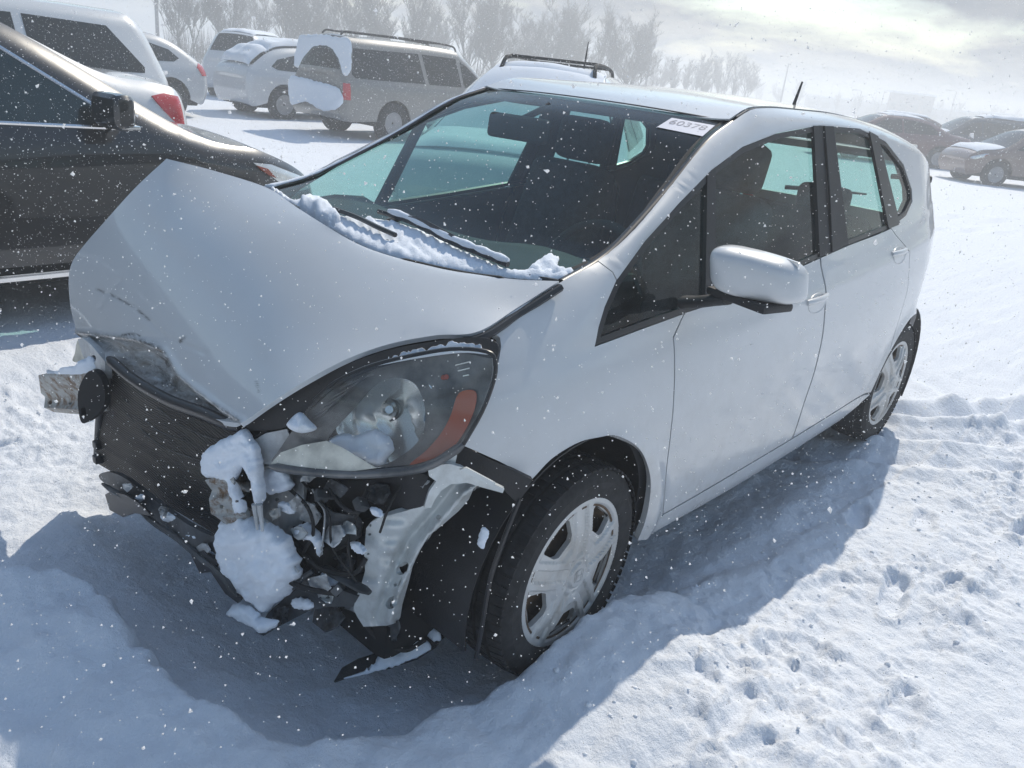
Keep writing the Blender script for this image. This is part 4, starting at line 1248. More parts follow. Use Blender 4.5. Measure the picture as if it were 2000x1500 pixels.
# ---- near-black boxes that stand in for the engine bay darkness
rbox('engine_dark_fill', (.30, -.10, .50), (.42, .95, .52), MAT['dark_cavity'], CAR, bev=.05)
rbox('wing_dark_fill', (.14, .60, .62), (.36, .10, .36), MAT['dark_cavity'], CAR, bev=.03)
rbox('rail_dark_fill', (.32, .42, .36), (.50, .14, .16), MAT['dark_cavity'], CAR, bev=.02)
rbox('tray_dark_fill', (.20, .30, .60), (.24, .42, .14), MAT['dark_cavity'], CAR, bev=.03)

# ---- condenser and radiator
m, nt, b = nodes('condenser_fins')
tc = nt.nodes.new('ShaderNodeTexCoord'); wv_ = nt.nodes.new('ShaderNodeTexWave'); wv_.bands_direction = 'Z'
wv_.inputs['Scale'].default_value = 34.0; wv_.inputs['Distortion'].default_value = 0.8; wv_.inputs['Detail'].default_value = 1
nt.links.new(tc.outputs['Object'], wv_.inputs['Vector'])
f1 = tramp(nt, tnoise(nt, 6, 6, .6, stretch=(1, .35, 3)), [(.45, (.022, .020, .018)), (.75, (.085, .075, .062))])
nt.links.new(f1, b.inputs['Base Color']); setp(b, Roughness=.6, Metallic=.3)
tbump(nt, b, wv_.outputs['Fac'], .55, .005)
rad_loop = [(203, 694), (222, 715), (262, 748), (330, 789), (400, 815), (470, 846), (462, 880), (445, 960), (436, 1052), (330, 990), (250, 940), (190, 905), (196, 800)]
def radx(u, v): return .615+.00004*(u-200)-.00016*(v-700)+.03*np.clip((780-v+.3*(u-200))/120, 0, 1)**2+.008*np.sin((u+v)*.025)
cond = pxp('radiator_core', rad_loop, radx, MAT['condenser_fins'], step=10, flange=.03)
cond['label'] = 'bent black radiator core with dirty fins'
tube('radiator_top_tank', spline([PX(u, v, x) for u, v, x in [(212, 700, .655), (262, 742, .66), (330, 782, .66), (400, 808, .66), (468, 838, .655)]], 24), [.008]+[.016]*21+[.012, .006], BT, CAR, seg=8)
tube('radiator_side_tank', [PX(200, 720, .63), PX(193, 830, .60), PX(188, 900, .585)], [.010, .012, .010], MAT['grey_plastic'], CAR, seg=8)
for v in (868, 896): rbox('radiator_clip', PX(192, v, .60), (.03, .03, .028), BT, CAR, bev=.006)
for k, ln in enumerate(([(235, 770), (300, 835), (370, 865)], [(262, 752), (330, 815), (395, 850), (440, 862)], [(240, 800), (310, 868), (390, 900)])):
    tube('bent_fin_row', spline([PX(u, v, float(radx(u, v))+.006) for u, v in ln], 14), [.0006]+[.0014]*12+[.0006], MAT['grey_plastic'], CAR, seg=5)
# ---- right crash-beam stub
def stub(u, v): return .66+.014*np.sin((v-715)*.075)+.0004*(130-u)
bs = pxp('bumper_beam_stub', [(75, 733), (110, 724), (150, 716), (196, 700), (204, 760), (196, 792), (150, 800), (86, 796), (88, 775), (80, 768)], stub, MAT['rusty_metal'], step=7, flange=.035, holes=[ell(98, 786, 4, 4), ell(137, 788, 3, 3)])
bs['label'] = 'torn grey bumper beam stub with rusty edge'
pxp('beam_hook', smooth_loop([(158, 748), (172, 726), (188, 728), (200, 746), (205, 775), (200, 798), (178, 820), (160, 826), (153, 800), (152, 770)], 36), lambda u, v: .672+.0006*(180-u), MAT['dark_cavity'], step=5, flange=.02, holes=[smooth_loop([(158, 800), (166, 796), (168, 808), (162, 816)], 14)])
pxp('lamp_bracket', [(152, 662), (162, 660), (180, 676), (205, 706), (206, 742), (190, 720), (170, 712), (160, 690)], lambda u, v: .64+0*u, MAT['bare_metal'], step=6, flange=.02, holes=[ell(181, 702, 6, 9, 20, 12)])
pxp('lamp_bracket', smooth_loop([(152, 664), (146, 690), (142, 705), (160, 708), (172, 700), (166, 680)], 26), lambda u, v: .615+0*u, MAT['cream_lens'], step=5, flange=.012)
pillow('beam_snow', smooth_loop([(86, 733), (118, 725), (150, 718), (168, 704), (186, 700), (192, 716), (172, 735), (158, 746), (120, 742)]), SP(lambda u, v: stub(u, v)-.004), SN, CAR, h=.030, r=16, step=5, direc=(.3, .2, 1), noise=.4, nscale=.04, eps=1.0, ragged=5)
# ---- left side of the nose: crushed rail end, support, snow on it
for k, (lp, x0, mt, fl) in enumerate([
    ([(488, 866), (560, 905), (592, 930), (596, 1010), (570, 1062), (520, 1072), (498, 1050), (486, 960)], .585, 'bare_metal', .01),
    ([(505, 915), (540, 905), (566, 930), (570, 962), (512, 966)], .60, 'bare_metal', .008)]):
    pxp('radiator_support', lp, lambda u, v, x0=x0: x0-.0003*(u-480)+.010*np.sin(u*.06+v*.03), MAT[mt], step=8, flange=fl, holes=[ell(541, 976, 4, 4, 0, 10), ell(541, 994, 4, 4, 0, 10)] if k == 0 else [])
can = pxp('crushed_rail_end', [(400, 938), (424, 931), (456, 932), (459, 962), (462, 985), (472, 1003), (430, 1011), (412, 1004), (408, 975), (414, 958)], lambda u, v: .688+.006*np.sin((v-930)*.16)-.0004*(u-430), MAT['rusty_metal'], step=6, flange=.06, holes=[ell(433, 990, 4.5, 4, 20, 10)])
can['label'] = 'crushed frame rail end with rusty rim'
def sx(u, v): return .675-.0004*(u-430)
pillow('nose_snow', smooth_loop([(395, 905), (402, 880), (428, 862), (452, 851), (478, 838), (492, 852), (505, 872), (512, 900), (515, 935), (520, 962), (512, 985), (503, 1000), (497, 970), (488, 930), (476, 912), (468, 930), (470, 955), (482, 985), (478, 1000), (462, 1000), (450, 960), (440, 940), (402, 932)], 90), SP(sx), SN, CAR, h=.040, r=19, step=4, direc=TOCAM, noise=.30, nscale=.030, eps=1.0, ragged=4)
for a_, b_ in (((497, 985), (503, 1034)), ((507, 985), (513, 1037))):
    tube('ice_prong', [PX(*a_, .685), PX(*b_, .68)], [.007, .0035], MAT['bare_metal'], CAR, seg=7)
pillow('nose_snow', smooth_loop([(430, 1022), (446, 1012), (478, 1010), (520, 1018), (556, 1034), (574, 1064), (590, 1110), (575, 1148), (540, 1178), (524, 1194), (500, 1182), (462, 1150), (432, 1108), (424, 1060)], 80), SP(lambda u, v: .66-.0003*(u-430)-.0001*(v-1000)), SN, CAR, h=.080, r=46, step=5, direc=TOCAM, noise=.32, nscale=.020, eps=1.0, ragged=9)
pillow('nose_snow', smooth_loop([(444, 1196), (460, 1180), (486, 1184), (512, 1206), (545, 1214), (520, 1236), (498, 1226), (462, 1208)]), SP(lambda u, v: .68-.0003*(u-430)), SN, CAR, h=.03, r=14, step=5, direc=TOCAM, noise=.4, nscale=.04, eps=1.0, ragged=5)
pillow('nose_snow', smooth_loop([(508, 925), (545, 910), (568, 935), (568, 958), (520, 962)]), SP(lambda u, v: .605-.0002*(u-500)), SN, CAR, h=.02, r=14, step=5, direc=TOCAM, noise=.3, nscale=.04, eps=1.0, ragged=5)
pillow('nose_snow', smooth_loop([(572, 1034), (600, 1022), (622, 1038), (632, 1062), (624, 1088), (610, 1060), (582, 1050)]), SP(lambda u, v: .585-.0002*(u-560)), SN, CAR, h=.028, r=12, step=5, direc=TOCAM, noise=.4, nscale=.04, eps=1.0, ragged=5)
pillow('nose_snow', smooth_loop([(380, 1060), (410, 1068), (432, 1076), (430, 1092), (405, 1084), (384, 1074)]), SP(lambda u, v: .66+0*u), SN, CAR, h=.02, r=8, step=4, direc=TOCAM, noise=.4, nscale=.04, eps=1.0, ragged=5)
# black plastics under the lamp
pxp('lamp_underbody', smooth_loop([(575, 930), (640, 935), (720, 938), (820, 925), (838, 945), (832, 985), (780, 998), (720, 1012), (690, 1010), (640, 990), (600, 985), (580, 960)], 50), lambda u, v: .545-.0003*(u-575)-.0002*(v-930)+.008*np.sin(u*.05), MAT['black_plastic'], step=9, flange=.05)
pxp('torn_bracket', [(612, 958), (622, 972), (634, 1000), (636, 1045), (626, 1082), (640, 1078), (700, 1052), (706, 1030), (690, 1008), (650, 1000), (632, 985)], lambda u, v: .56-.0003*(u-600)+.012*np.sin(v*.07), MAT['grey_plastic'], step=8, flange=.012)
tube('torn_edge', spline([PX(u, v, .575) for u, v in [(610, 955), (620, 978), (634, 1000), (632, 1040), (626, 1085)]], 16), .0022, MAT['bare_metal'], CAR, seg=5)
pxp('torn_bracket', [(565, 1052), (590, 1070), (612, 1066), (640, 1090), (660, 1085), (700, 1050), (712, 1080), (700, 1120), (640, 1120), (600, 1110), (575, 1090)], lambda u, v: .50-.0003*(u-600)+.01*np.sin(u*.09), MAT['black_plastic'], step=8, flange=.02)
tube('cross_brace', spline([PX(u, v, x) for u, v, x in [(590, 1075, .55), (620, 1100, .56), (670, 1130, .56), (722, 1158, .55)]], 14), [.006, .010]+[.014]*11+[.008], MAT['grey_plastic'], CAR, seg=8, flat=.6)
tube('cross_brace', spline([PX(u, v, x) for u, v, x in [(555, 1160, .60), (590, 1130, .60), (612, 1115, .585)]], 8), .007, MAT['grey_plastic'], CAR, seg=7)
pxp('undertray', [(500, 1236), (524, 1196), (565, 1160), (610, 1125), (660, 1150), (700, 1165), (690, 1185), (640, 1185), (600, 1195), (548, 1222), (515, 1242)], lambda u, v: .62-.0004*(u-500)-.0002*(v-1160), MAT['grey_plastic'], step=9, flange=.01)
rbox('subframe_dark_fill', (.22, 0, .20), (.52, 1.25, .15), MAT['dark_cavity'], CAR, bev=.04)  # near-black boxes added so the void under the nose reads dark
rbox('oil_pan_dark_fill', (.25, -.05, .14), (.30, .5, .12), MAT['dark_cavity'], CAR, bev=.04)
# lower grille bar bent down
pxp('lower_grille_bar', smooth_loop([(193, 928), (215, 922), (250, 938), (300, 976), (360, 1020), (410, 1046), (436, 1052), (432, 1088), (400, 1084), (360, 1062), (320, 1035), (285, 1000), (240, 968), (205, 945)], 60), lambda u, v: .66+.0001*(u-200)+.010*np.sin((u-200)*.05), MAT['grey_plastic'], step=8, flange=.014)
tube('grille_lip', spline([PX(u, v, .69) for u, v in [(200, 945), (262, 985), (300, 1020), (345, 1050), (390, 1088), (430, 1120), (462, 1165)]], 24), [.004]+[.009]*22+[.003], MAT['grey_plastic'], CAR, seg=7)
pxp('torn_fragment', [(205, 966), (216, 960), (244, 966), (270, 982), (296, 1008), (262, 1002), (240, 1010), (214, 996)], lambda u, v: .70+.0002*(v-980), BT, step=6, flange=.008)
pxp('torn_fragment', [(372, 1082), (396, 1076), (424, 1098), (418, 1116), (390, 1120)], lambda u, v: .69+0*u, BT, step=6, flange=.008)
pxp('torn_fragment', [(408, 1112), (424, 1118), (470, 1170), (464, 1178), (440, 1160)], lambda u, v: .68+0*u, BT, step=6, flange=.008)
# ---- pressed fender bracket with holes
def brx(u, v):
    x = .53-.00072*(u-715)-.00005*(v-1050)
    ridge = [(955, 935), (905, 965), (868, 1010), (822, 1062), (800, 1105), (782, 1150), (760, 1210)]
    e = np.full(np.shape(u), 1e9)
    for a, b in zip(ridge[:-1], ridge[1:]):
        d0_, d1_ = b[0]-a[0], b[1]-a[1]; t = np.clip(((u-a[0])*d0_+(v-a[1])*d1_)/(d0_**2+d1_**2), 0, 1)
        e = np.minimum(e, np.hypot(u-a[0]-t*d0_, v-a[1]-t*d1_))
    left = [(720, 1030), (716, 1100), (700, 1190)]
    return x+.018*np.exp(-(e/9)**2)-.014*np.exp(-((e-24)/10)**2)+.008*sstep(700, 745, u)*(1-sstep(760, 800, u))+.003*np.sin(v*.16)*sstep(735, 760, u)*(1-sstep(780, 800, u))
br_loop = [(715, 1032), (724, 1020), (738, 1012), (770, 1004), (806, 994), (836, 976), (846, 962), (868, 944), (905, 936), (940, 942), (925, 955), (916, 975), (896, 998), (866, 1024), (838, 1046), (822, 1072), (812, 1092), (806, 1106), (800, 1130), (794, 1152), (786, 1180), (782, 1205), (776, 1216), (755, 1222), (710, 1224), (698, 1205), (690, 1190), (694, 1172), (706, 1140), (713, 1115), (711, 1080)]
brk = pxp('fender_bracket', br_loop, brx, MAT['silver_bracket'], step=6, flange=.012,
          holes=[ell(786, 1110, 10, 15, 40), ell(765, 1177, 10, 14, 40), ell(772, 1142, 3, 4, 30, 10), ell(856, 1010, 5, 5, 0, 12), ell(723, 1026, 2.5, 3, 0, 8), ell(722, 1044, 3, 2.5, 0, 8), ell(719, 1082, 3, 2, 0, 8)])
brk['label'] = 'pressed silver fender bracket with round holes hanging down'
def tox(u, v): return .455-.00085*(u-860)
pxp('bracket_arm', [(830, 985), (838, 960), (852, 940), (838, 930), (836, 918), (856, 908), (878, 906), (900, 912), (920, 924), (950, 938), (985, 955), (982, 963), (945, 953), (912, 943), (880, 946), (862, 958), (848, 978), (842, 992), (828, 992)], lambda u, v: tox(u, v)+.012, MAT['silver_bracket'], step=6, flange=.014)
pxp('bracket_arm', [(862, 912), (880, 878), (894, 882), (888, 912)], lambda u, v: tox(u, v)+.002, MAT['silver_bracket'], step=6, flange=.008)
pxp('bracket_arm', [(898, 918), (912, 914), (968, 944), (962, 950)], lambda u, v: tox(u, v)+.026, MAT['silver_bracket'], step=6, flange=.008)
# black fender foot between lamp and arch
pxp('fender_foot', [(884, 892), (905, 872), (1040, 937), (1012, 985), (985, 958), (940, 935), (890, 912)], lambda u, v: .385-.0009*(u-905), MAT['black_plastic'], step=10, flange=.02)
pillow('foot_snow', smooth_loop([(934, 1052), (942, 1030), (955, 1038), (950, 1058), (944, 1072), (933, 1066)]), SP(lambda u, v: .375-.0003*(u-940)), SN, CAR, h=.007, r=7, step=3, direc=TOCAM, noise=.7, nscale=.06, eps=1.0, ragged=2.5)
pillow('foot_snow', smooth_loop([(985, 918), (998, 920), (1006, 928), (994, 930)]), SP(lambda u, v: .33-.0009*(u-960)), SN, CAR, h=.006, r=4, step=3, direc=TOCAM, eps=1.0)
# liner edge beading
tube('liner_edge', spline([PX(u, v, x) for u, v, x in [(1015, 975, .285), (985, 1050, .33), (958, 1130, .36), (942, 1220, .36), (930, 1285, .35)]], 20), .006, BT, CAR, seg=6)
# ---- splash flap fallen in front of the tyre
flap = panel('splash_flap', [(652, 1331), (690, 1318), (760, 1304), (815, 1285), (850, 1262), (868, 1240), (820, 1195), (806, 1198), (836, 1240), (800, 1232), (770, 1230), (745, 1248), (735, 1275), (700, 1286), (668, 1304)], SZ(lambda u, v: .075+.0006*(1300-v)+.0002*(u-700)), MAT['black_plastic'], CAR, step=9, flange=.01, eps=1.0, toward=(0, 0, 1), back=True)
pillow('flap_snow', smooth_loop([(672, 1324), (720, 1306), (742, 1276), (752, 1250), (778, 1234), (806, 1240), (842, 1262), (800, 1288), (740, 1308)]), SZ(lambda u, v: .079+.0006*(1300-v)+.0002*(u-700)), SN, CAR, h=.018, r=16, step=6, direc=(0, 0, 1), noise=.5, nscale=.04, eps=1.0, ragged=5)
pillow('flap_snow', smooth_loop([(806, 1196), (820, 1200), (862, 1240), (850, 1250), (832, 1238)]), SZ(lambda u, v: .082+.0006*(1300-v)+.0002*(u-700)), SN, CAR, h=.010, r=7, step=5, direc=(0, 0, 1), noise=.5, nscale=.04, eps=1.0, ragged=5)

# ---- snow lying in the cowl and on the wipers
def SCOWL(z0):
    flat = SZ(z0)
    def S(a, b):
        a = np.atleast_1d(np.asarray(a, float)); b = np.atleast_1d(np.asarray(b, float))
        P = flat(a, b)
        for i in range(len(a)):
            g, n_ = ws_lookup((a[i], b[i])); g = g+n_*.004
            if np.linalg.norm(g-CAM_LOC) < np.linalg.norm(P[i]-CAM_LOC): P[i] = g
        return P
    return S
def cowlz(u, v): return 1.035+.00004*(u-700)
csn = pillow('cowl_snow', smooth_loop([(518, 362), (545, 374), (572, 392), (598, 388), (632, 400), (662, 424), (720, 428), (770, 436), (820, 452), (880, 482), (945, 512), (1000, 530), (1060, 528), (1112, 538), (1092, 548), (1010, 546), (905, 533), (832, 520), (764, 502), (706, 481), (648, 448), (600, 419), (560, 394)], 120), SCOWL(cowlz), SN, CAR, h=.009, r=10, step=5, direc=(0, 0, 1), noise=.7, nscale=.075, eps=1.0, ragged=5)
pillow('cowl_snow', smooth_loop([(585, 412), (590, 395), (612, 386), (632, 398), (660, 424), (668, 446), (640, 445), (610, 428)]), SCOWL(lambda u, v: 1.045), SN, CAR, h=.032, r=22, step=5, direc=(0, 0, 1), noise=.5, nscale=.035, eps=1.0, ragged=5)
tube('wiper_snow', [p+[0, 0, .010] for p in w1[2:]], [.003+.006*abs(math.sin(i*.9))*.8+.003 for i in range(22)], SN, CAR, seg=7)
pillow('cowl_snow', smooth_loop([(1030, 534), (1062, 506), (1075, 500), (1092, 506), (1088, 524), (1122, 532), (1100, 544)]), SCOWL(lambda u, v: 1.05), SN, CAR, h=.012, r=9, step=5, direc=(0, 0, 1), noise=.8, nscale=.05, eps=1.0, ragged=5)
# thin snow caught along the near pillar seal and the far pillar
pl = [WSP[k, -1]+[.006, -.008, .006] for k in range(0, 30)]
tube('pillar_snow', pl, [.006+.008*max(0, 1-i/14)+.002*math.sin(i*1.7) for i in range(len(pl))], SN, CAR, seg=6, flat=.5)

# ---- loose wiring, hoses and torn scraps in the open nose
_dr = random.Random(17)
def crumple(name, c, r, x0, mat, n=7, amp=.014):
    lp = [(c[0]+r*_dr.uniform(.5, 1.15)*math.cos(2*math.pi*k/n+_dr.uniform(-.2, .2)), c[1]+r*_dr.uniform(.5, 1.15)*math.sin(2*math.pi*k/n)) for k in range(n)]
    ph = _dr.uniform(0, 9); a_, b_ = _dr.uniform(-.0012, .0012), _dr.uniform(-.0012, .0012)
    return pxp(name, lp, lambda u, v: x0+a_*(u-c[0])+b_*(v-c[1])+amp*fbm(u*.05+ph, v*.05, 3)+.5*amp*np.abs(np.sin((u*.7+v)*.08+ph)), MAT[mat], step=5, flange=.004)
for c, r, x0, mt in [((604, 1008), 26, .565, 'bare_metal'), ((652, 958), 24, .56, 'grey_plastic'), ((668, 1098), 30, .52, 'grey_plastic'), ((612, 1150), 34, .57, 'bare_metal'), ((560, 1118), 22, .60, 'bare_metal'),
                     ((742, 965), 28, .50, 'grey_plastic'), ((650, 1045), 22, .57, 'bare_metal'), ((690, 1180), 24, .50, 'bare_metal'), ((470, 1130), 20, .64, 'grey_plastic'), ((582, 985), 18, .60, 'bare_metal'),
                     ((760, 1230), 24, .46, 'grey_plastic'), ((545, 1205), 26, .60, 'grey_plastic'), ((640, 1205), 30, .52, 'grey_plastic'), ((818, 940), 18, .45, 'bare_metal'), ((538, 1000), 14, .615, 'rusty_metal'), ((600, 932), 16, .585, 'bare_metal')                     , ((520, 1030), 18, .63, 'silver_bracket'), ((585, 1040), 20, .60, 'silver_bracket'), ((636, 1160), 24, .56, 'silver_bracket'), ((575, 905), 14, .60, 'silver_bracket'), ((455, 1045), 16, .66, 'silver_bracket'), ((680, 1030), 18, .57, 'silver_bracket'), ((395, 1075), 14, .68, 'bare_metal'), ((320, 1000), 13, .69, 'bare_metal'), ((250, 950), 11, .69, 'bare_metal')]:
    crumple('torn_scrap', c, r, x0, mt)
for pts, rr, mt in [([(560, 950, .57), (600, 990, .60), (612, 1040, .59), (590, 1090, .58), (610, 1130, .57)], .0045, 'rubber'), ([(640, 940, .54), (665, 985, .575), (700, 1000, .56), (720, 960, .52)], .005, 'rubber'),
                    ([(575, 1060, .58), (625, 1110, .58), (690, 1120, .55), (715, 1090, .53)], .006, 'rubber'), ([(590, 940, .56), (640, 1000, .59), (650, 1070, .58), (700, 1140, .55)], .003, 'rubber'),
                    ([(720, 940, .52), (700, 1000, .55), (680, 1060, .56), (690, 1130, .55)], .0035, 'rubber'), ([(520, 1080, .61), (560, 1130, .62), (600, 1150, .61), (660, 1160, .58)], .007, 'rubber'),
                    ([(430, 1060, .62), (470, 1100, .66), (520, 1190, .64)], .005, 'rubber'), ([(790, 935, .47), (760, 990, .52), (742, 1040, .53)], .003, 'rubber'), ([(700, 1200, .50), (740, 1250, .47), (790, 1270, .42), (830, 1250, .36)], .006, 'rubber')]:
    tube('loose_hose', spline([PX(*p) for p in pts], 24), rr, MAT[mt], CAR, seg=7)
for c in ((628, 968), (705, 985), (600, 1128), (660, 1150)):
    rbox('wire_plug', PX(*c, .575), (.03, .026, .02), MAT['grey_plastic'], CAR, bev=.004, rot=(_dr.uniform(-1, 1), _dr.uniform(-1, 1), _dr.uniform(-1, 1)))
# snow dusted into the gaps
for c, r in (((560, 992), 13), ((640, 1130), 16), ((700, 1070), 12), ((590, 1180), 15), ((735, 1000), 10), ((470, 1115), 12), ((520, 1150), 14), ((330, 1010), 12), ((370, 1048), 12), ((270, 975), 9)):
    lp = ell(c[0], c[1], r*1.5, r*.8, _dr.uniform(-40, 40), 14)
    pillow('gap_snow', lp, SP(lambda u, v, q=(.60 if c[0] < 620 else .56) if c[0] > 400 else .675: q+0*u), SN, CAR, h=.014, r=r*.5, step=3, direc=TOCAM, noise=.7, nscale=.07, eps=1.0, ragged=r*.28)
# ---- snow lying on the wreck is loose stuff, not part of the car
def gather(names, new, label):
    V, F = [], []
    for o in [o for o in bpy.data.objects if o.name.split('.')[0] in names and o.type == 'MESH']:
        b = len(V); V += [v.co[:] for v in o.data.vertices]; F += [tuple(i+b for i in p.vertices) for p in o.data.polygons]
        bpy.data.objects.remove(o)
    tag(mesh_obj(new, V, F, SN, None), label, None, kind='stuff')
gather({'cowl_snow', 'wiper_snow', 'pillar_snow'}, 'windshield_snow', 'thin loose snow lying along the windshield base and wipers')
gather({'nose_snow', 'gap_snow', 'beam_snow', 'flap_snow', 'foot_snow', 'lamp_snow', 'lamp_rim_snow', 'lamp_tab_snow'}, 'packed_snow', 'packed snow clumps caught in the smashed nose and headlight')
for o in list(CAR.children):
    if o.type == 'MESH':
        o.cycles.shadow_terminator_geometry_offset = 0.3; o.cycles.shadow_terminator_offset = 0.15
def at_dir(u, dist):
    d = ray(u, 750-0); d = ray(u, 150+.1*u*0); d = np.array([d[0], d[1]]); d /= np.linalg.norm(d)
    return CAM_LOC[0]+d[0]*dist, CAM_LOC[1]+d[1]*dist
# ================================================================== other vehicles in the lot
simple('bg_tyre', (.02, .02, .021), .85); simple('bg_rim', (.30, .30, .31), .5, metal=.3)
paint('black_paint', (.006, .007, .009), dirt=.10, dcol=(.06, .06, .06), rough=.3)
paint('sedan_white', (.70, .72, .74), dirt=.3)
paint('van_white', (.62, .64, .66), dirt=.4)
paint('hatch_silver', (.50, .52, .54), dirt=.5)
paint('maroon_paint', (.12, .02, .025), dirt=.4)
paint('navy_paint', (.015, .02, .04), dirt=.4)
paint('pewter_paint', (.21, .20, .185), dirt=.8, dcol=(.34, .32, .29))
paint('brown_paint', (.16, .09, .07), dirt=.4)
def vehicle(name, label, prof, mat, x, y, rz, hw=.90, tumble=.26, belt=.95, wr=.33, wx=(1.42, -1.38), wins=(), cuts=(), snow=(), rails=False,
            chrome_trim=False, group=None, mirrors=True, tailred=None, lamps=True, step=.07, winmat='dark_glass', antenna=None):
    root = empty(name, (x, y, float(snow_h(np.array([x]), np.array([y]))[0])-.04), rz)
    tag(root, label, 'car', group)
    P = spline(prof, 150)
    L = np.abs(P[:, 0]).max()
    pf = [tuple(p) for p in P]
    top_line = np.array(pf)
    def wy(xx, zz):
        w = hw*(1-.16*np.abs(xx/L)**4-.05*np.clip(.42-zz, 0, 1)/.2)
        w = w-np.where(zz > belt, tumble*(zz-belt)/.5+.06, .06*np.exp(-np.maximum(belt-zz, 0)/.10))
        # round off towards the outline
        xx = np.asarray(xx, float); zz = np.asarray(zz, float); sh = xx.shape; xf_, zf_ = xx.ravel(), zz.ravel()
        e = np.full(xf_.shape, 1e9)
        for a, b in zip(top_line[:-1], top_line[1:]):
            d = b-a; t = np.clip(((xf_-a[0])*d[0]+(zf_-a[1])*d[1])/(d @ d+1e-12), 0, 1)
            e = np.minimum(e, np.hypot(xf_-a[0]-t*d[0], zf_-a[1]-t*d[1]))
        e = np.where(inpoly(xf_, zf_, top_line), e, -e).reshape(sh)
        r = .13; k = np.clip(1-e/r, 0, 1.4)
        return w-r*.55*k**2.2
    def S(a, b): return np.stack([a, wy(np.asarray(a), np.asarray(b)), b], -1)
    bot = []
    zb = prof[-1][1]
    for cx in sorted(wx):
        bot.append([(cx-.40*math.cos(t), wr+.02+.40*math.sin(t)) for t in np.linspace(.0, math.pi, 13) if wr+.02+.40*math.sin(t) > zb-.02])
    loop = pf+[q for arc in bot for q in arc]
    for s in (False, True):
        panel('body_side', loop, S, mat, root, step=step, toward=OUT, flange=.03, mirror=s)
        for nm, w in wins:
            panel(nm, w, S, MAT[winmat], root, step=.12, toward=OUT, flange=.01, lift=.004, mirror=s)
            if chrome_trim:
                ln = S(np.array([p[0] for p in w]+[w[0][0]]), np.array([p[1] for p in w]+[w[0][1]]))+[0, .008, 0]
                if s: ln = ln*[1, -1, 1]
                tube('window_trim', ln, .009, MAT['chrome'], root, seg=6)
    # top skin in pieces
    yv = wy(P[:, 0], P[:, 1])-.004
    cutx = list(cuts)
    def skin(nm, i0, i1, mt, lift=0.0):
        rows = []
        for i in range(i0, i1+1):
            T_ = P[min(i+1, len(P)-1)]-P[max(i-1, 0)]; n = np.array([-T_[1], T_[0]]); n = n/(np.linalg.norm(n)+1e-9)
            if n[1] < 0 and abs(T_[0]) > abs(T_[1])*.2: n = -n
            rows.append([(P[i, 0]+(n[0]*.035*(1-t*t) if abs(n[1]) < 2 else 0)*np.sign(n[0])*np.sign(n[0]), t*yv[i], P[i, 1]+n[1]*.035*(1-t*t)+lift) for t in np.linspace(-1, 1, 11)])
        R_ = np.array(rows)
        if R_.shape[0] < 2: return None
        N = np.cross(R_[1, 5]-R_[0, 5], R_[0, 6]-R_[0, 5])
        return grid(nm, R_, mt, root, thick=.01, flip=True)
    def idx(xc, front_first=True): return int(np.argmin(np.abs(P[:, 0]-xc)+np.where(P[:, 1] < .6, 5, 0)))
    names = ['hood', 'windshield', 'roof', 'rear_glass', 'tail']
    cu = [0]+[idx(c) for c in cuts]+[len(P)-1]
    for k in range(len(cu)-1):
        nm = names[k]; skin(nm, cu[k], cu[k+1], MAT[winmat] if nm in ('windshield', 'rear_glass') else mat)
    # wheels
    for cx in wx:
        for s in (1, -1):
            w = bpy.data.objects.new('wheel', None); COL.objects.link(w); w.parent = root
            w.location = (cx, s*(hw-.13), wr); w.rotation_euler = (0, rad(20), 0 if s > 0 else math.pi)
            lathe('tyre', [(.20, -.09), (wr-.03, -.10), (wr, -.07), (wr, .07), (wr-.03, .10), (.20, .09)], 28, MAT['bg_tyre'], w)
            lathe('rim', [(.02, .06), (.05, .075), (.12, .06), (.17, .07), (.20, .095), (.21, .09)], 20, MAT['bg_rim'], w)
    rbox('underbody', (0, 0, zb+.06), (2*L-.5, 2*hw-.35, .16), MAT['dark_cavity'], root, bev=.03)
    for cx in wx:
        rbox('wheel_well', (cx, 0, wr+.12), (.62, 2*hw-.38, .42), MAT['dark_cavity'], root, bev=.05)
    if lamps:
        i0 = int(np.argmin(np.hypot(P[:, 0]-L, P[:, 1]-.70)))
        xf, zf = P[i0]
        kx, kz = xf/2.38, zf/.66
        for s in (1, -1):
            hl_ = panel('headlight', [(2.36*kx, .64*kz), (2.30*kx, .70*kz), (2.02*kx, .785*kz), (1.88*kx, .80*kz), (2.05*kx, .70*kz), (2.22*kx, .635*kz)], S, MAT['reflector'], root, step=.05, toward=OUT, flange=.02, lift=.008, mirror=s < 0)
            panel('marker_lamp', [(2.04*kx, .715*kz), (1.98*kx, .765*kz), (1.90*kx, .785*kz), (1.98*kx, .735*kz)], S, MAT['amber'], hl_, step=.04, toward=OUT, flange=.01, lift=.012, mirror=s < 0)
    for s in (1, -1):
        if tailred:
            lp = tailred
            panel('tail_light', lp, S, MAT['red_lens'], root, step=.05, toward=OUT, flange=.02, lift=.012, mirror=s < 0)
        if mirrors and wins:
            mx, mz = wins[0][1][0]
            ym = float(wy(np.array([mx-.12]), np.array([mz+.02]))[0])
            mo = rbox('door_mirror', (mx-.14, s*(ym+.13), mz+.09), (.12, .24, .16), mat, root, bev=.05, seg=3, rot=(0, 0, -s*.15))
            tube('mirror_foot', [(mx-.12, s*(ym-.02), mz+.01), (mx-.13, s*(ym+.07), mz+.04)], .03, MAT['bg_tyre'], mo, seg=8)
            if chrome_trim: rbox('mirror_strip', (mx-.10, s*(ym+.135), mz+.025), (.10, .20, .018), MAT['chrome'], mo, bev=.006)
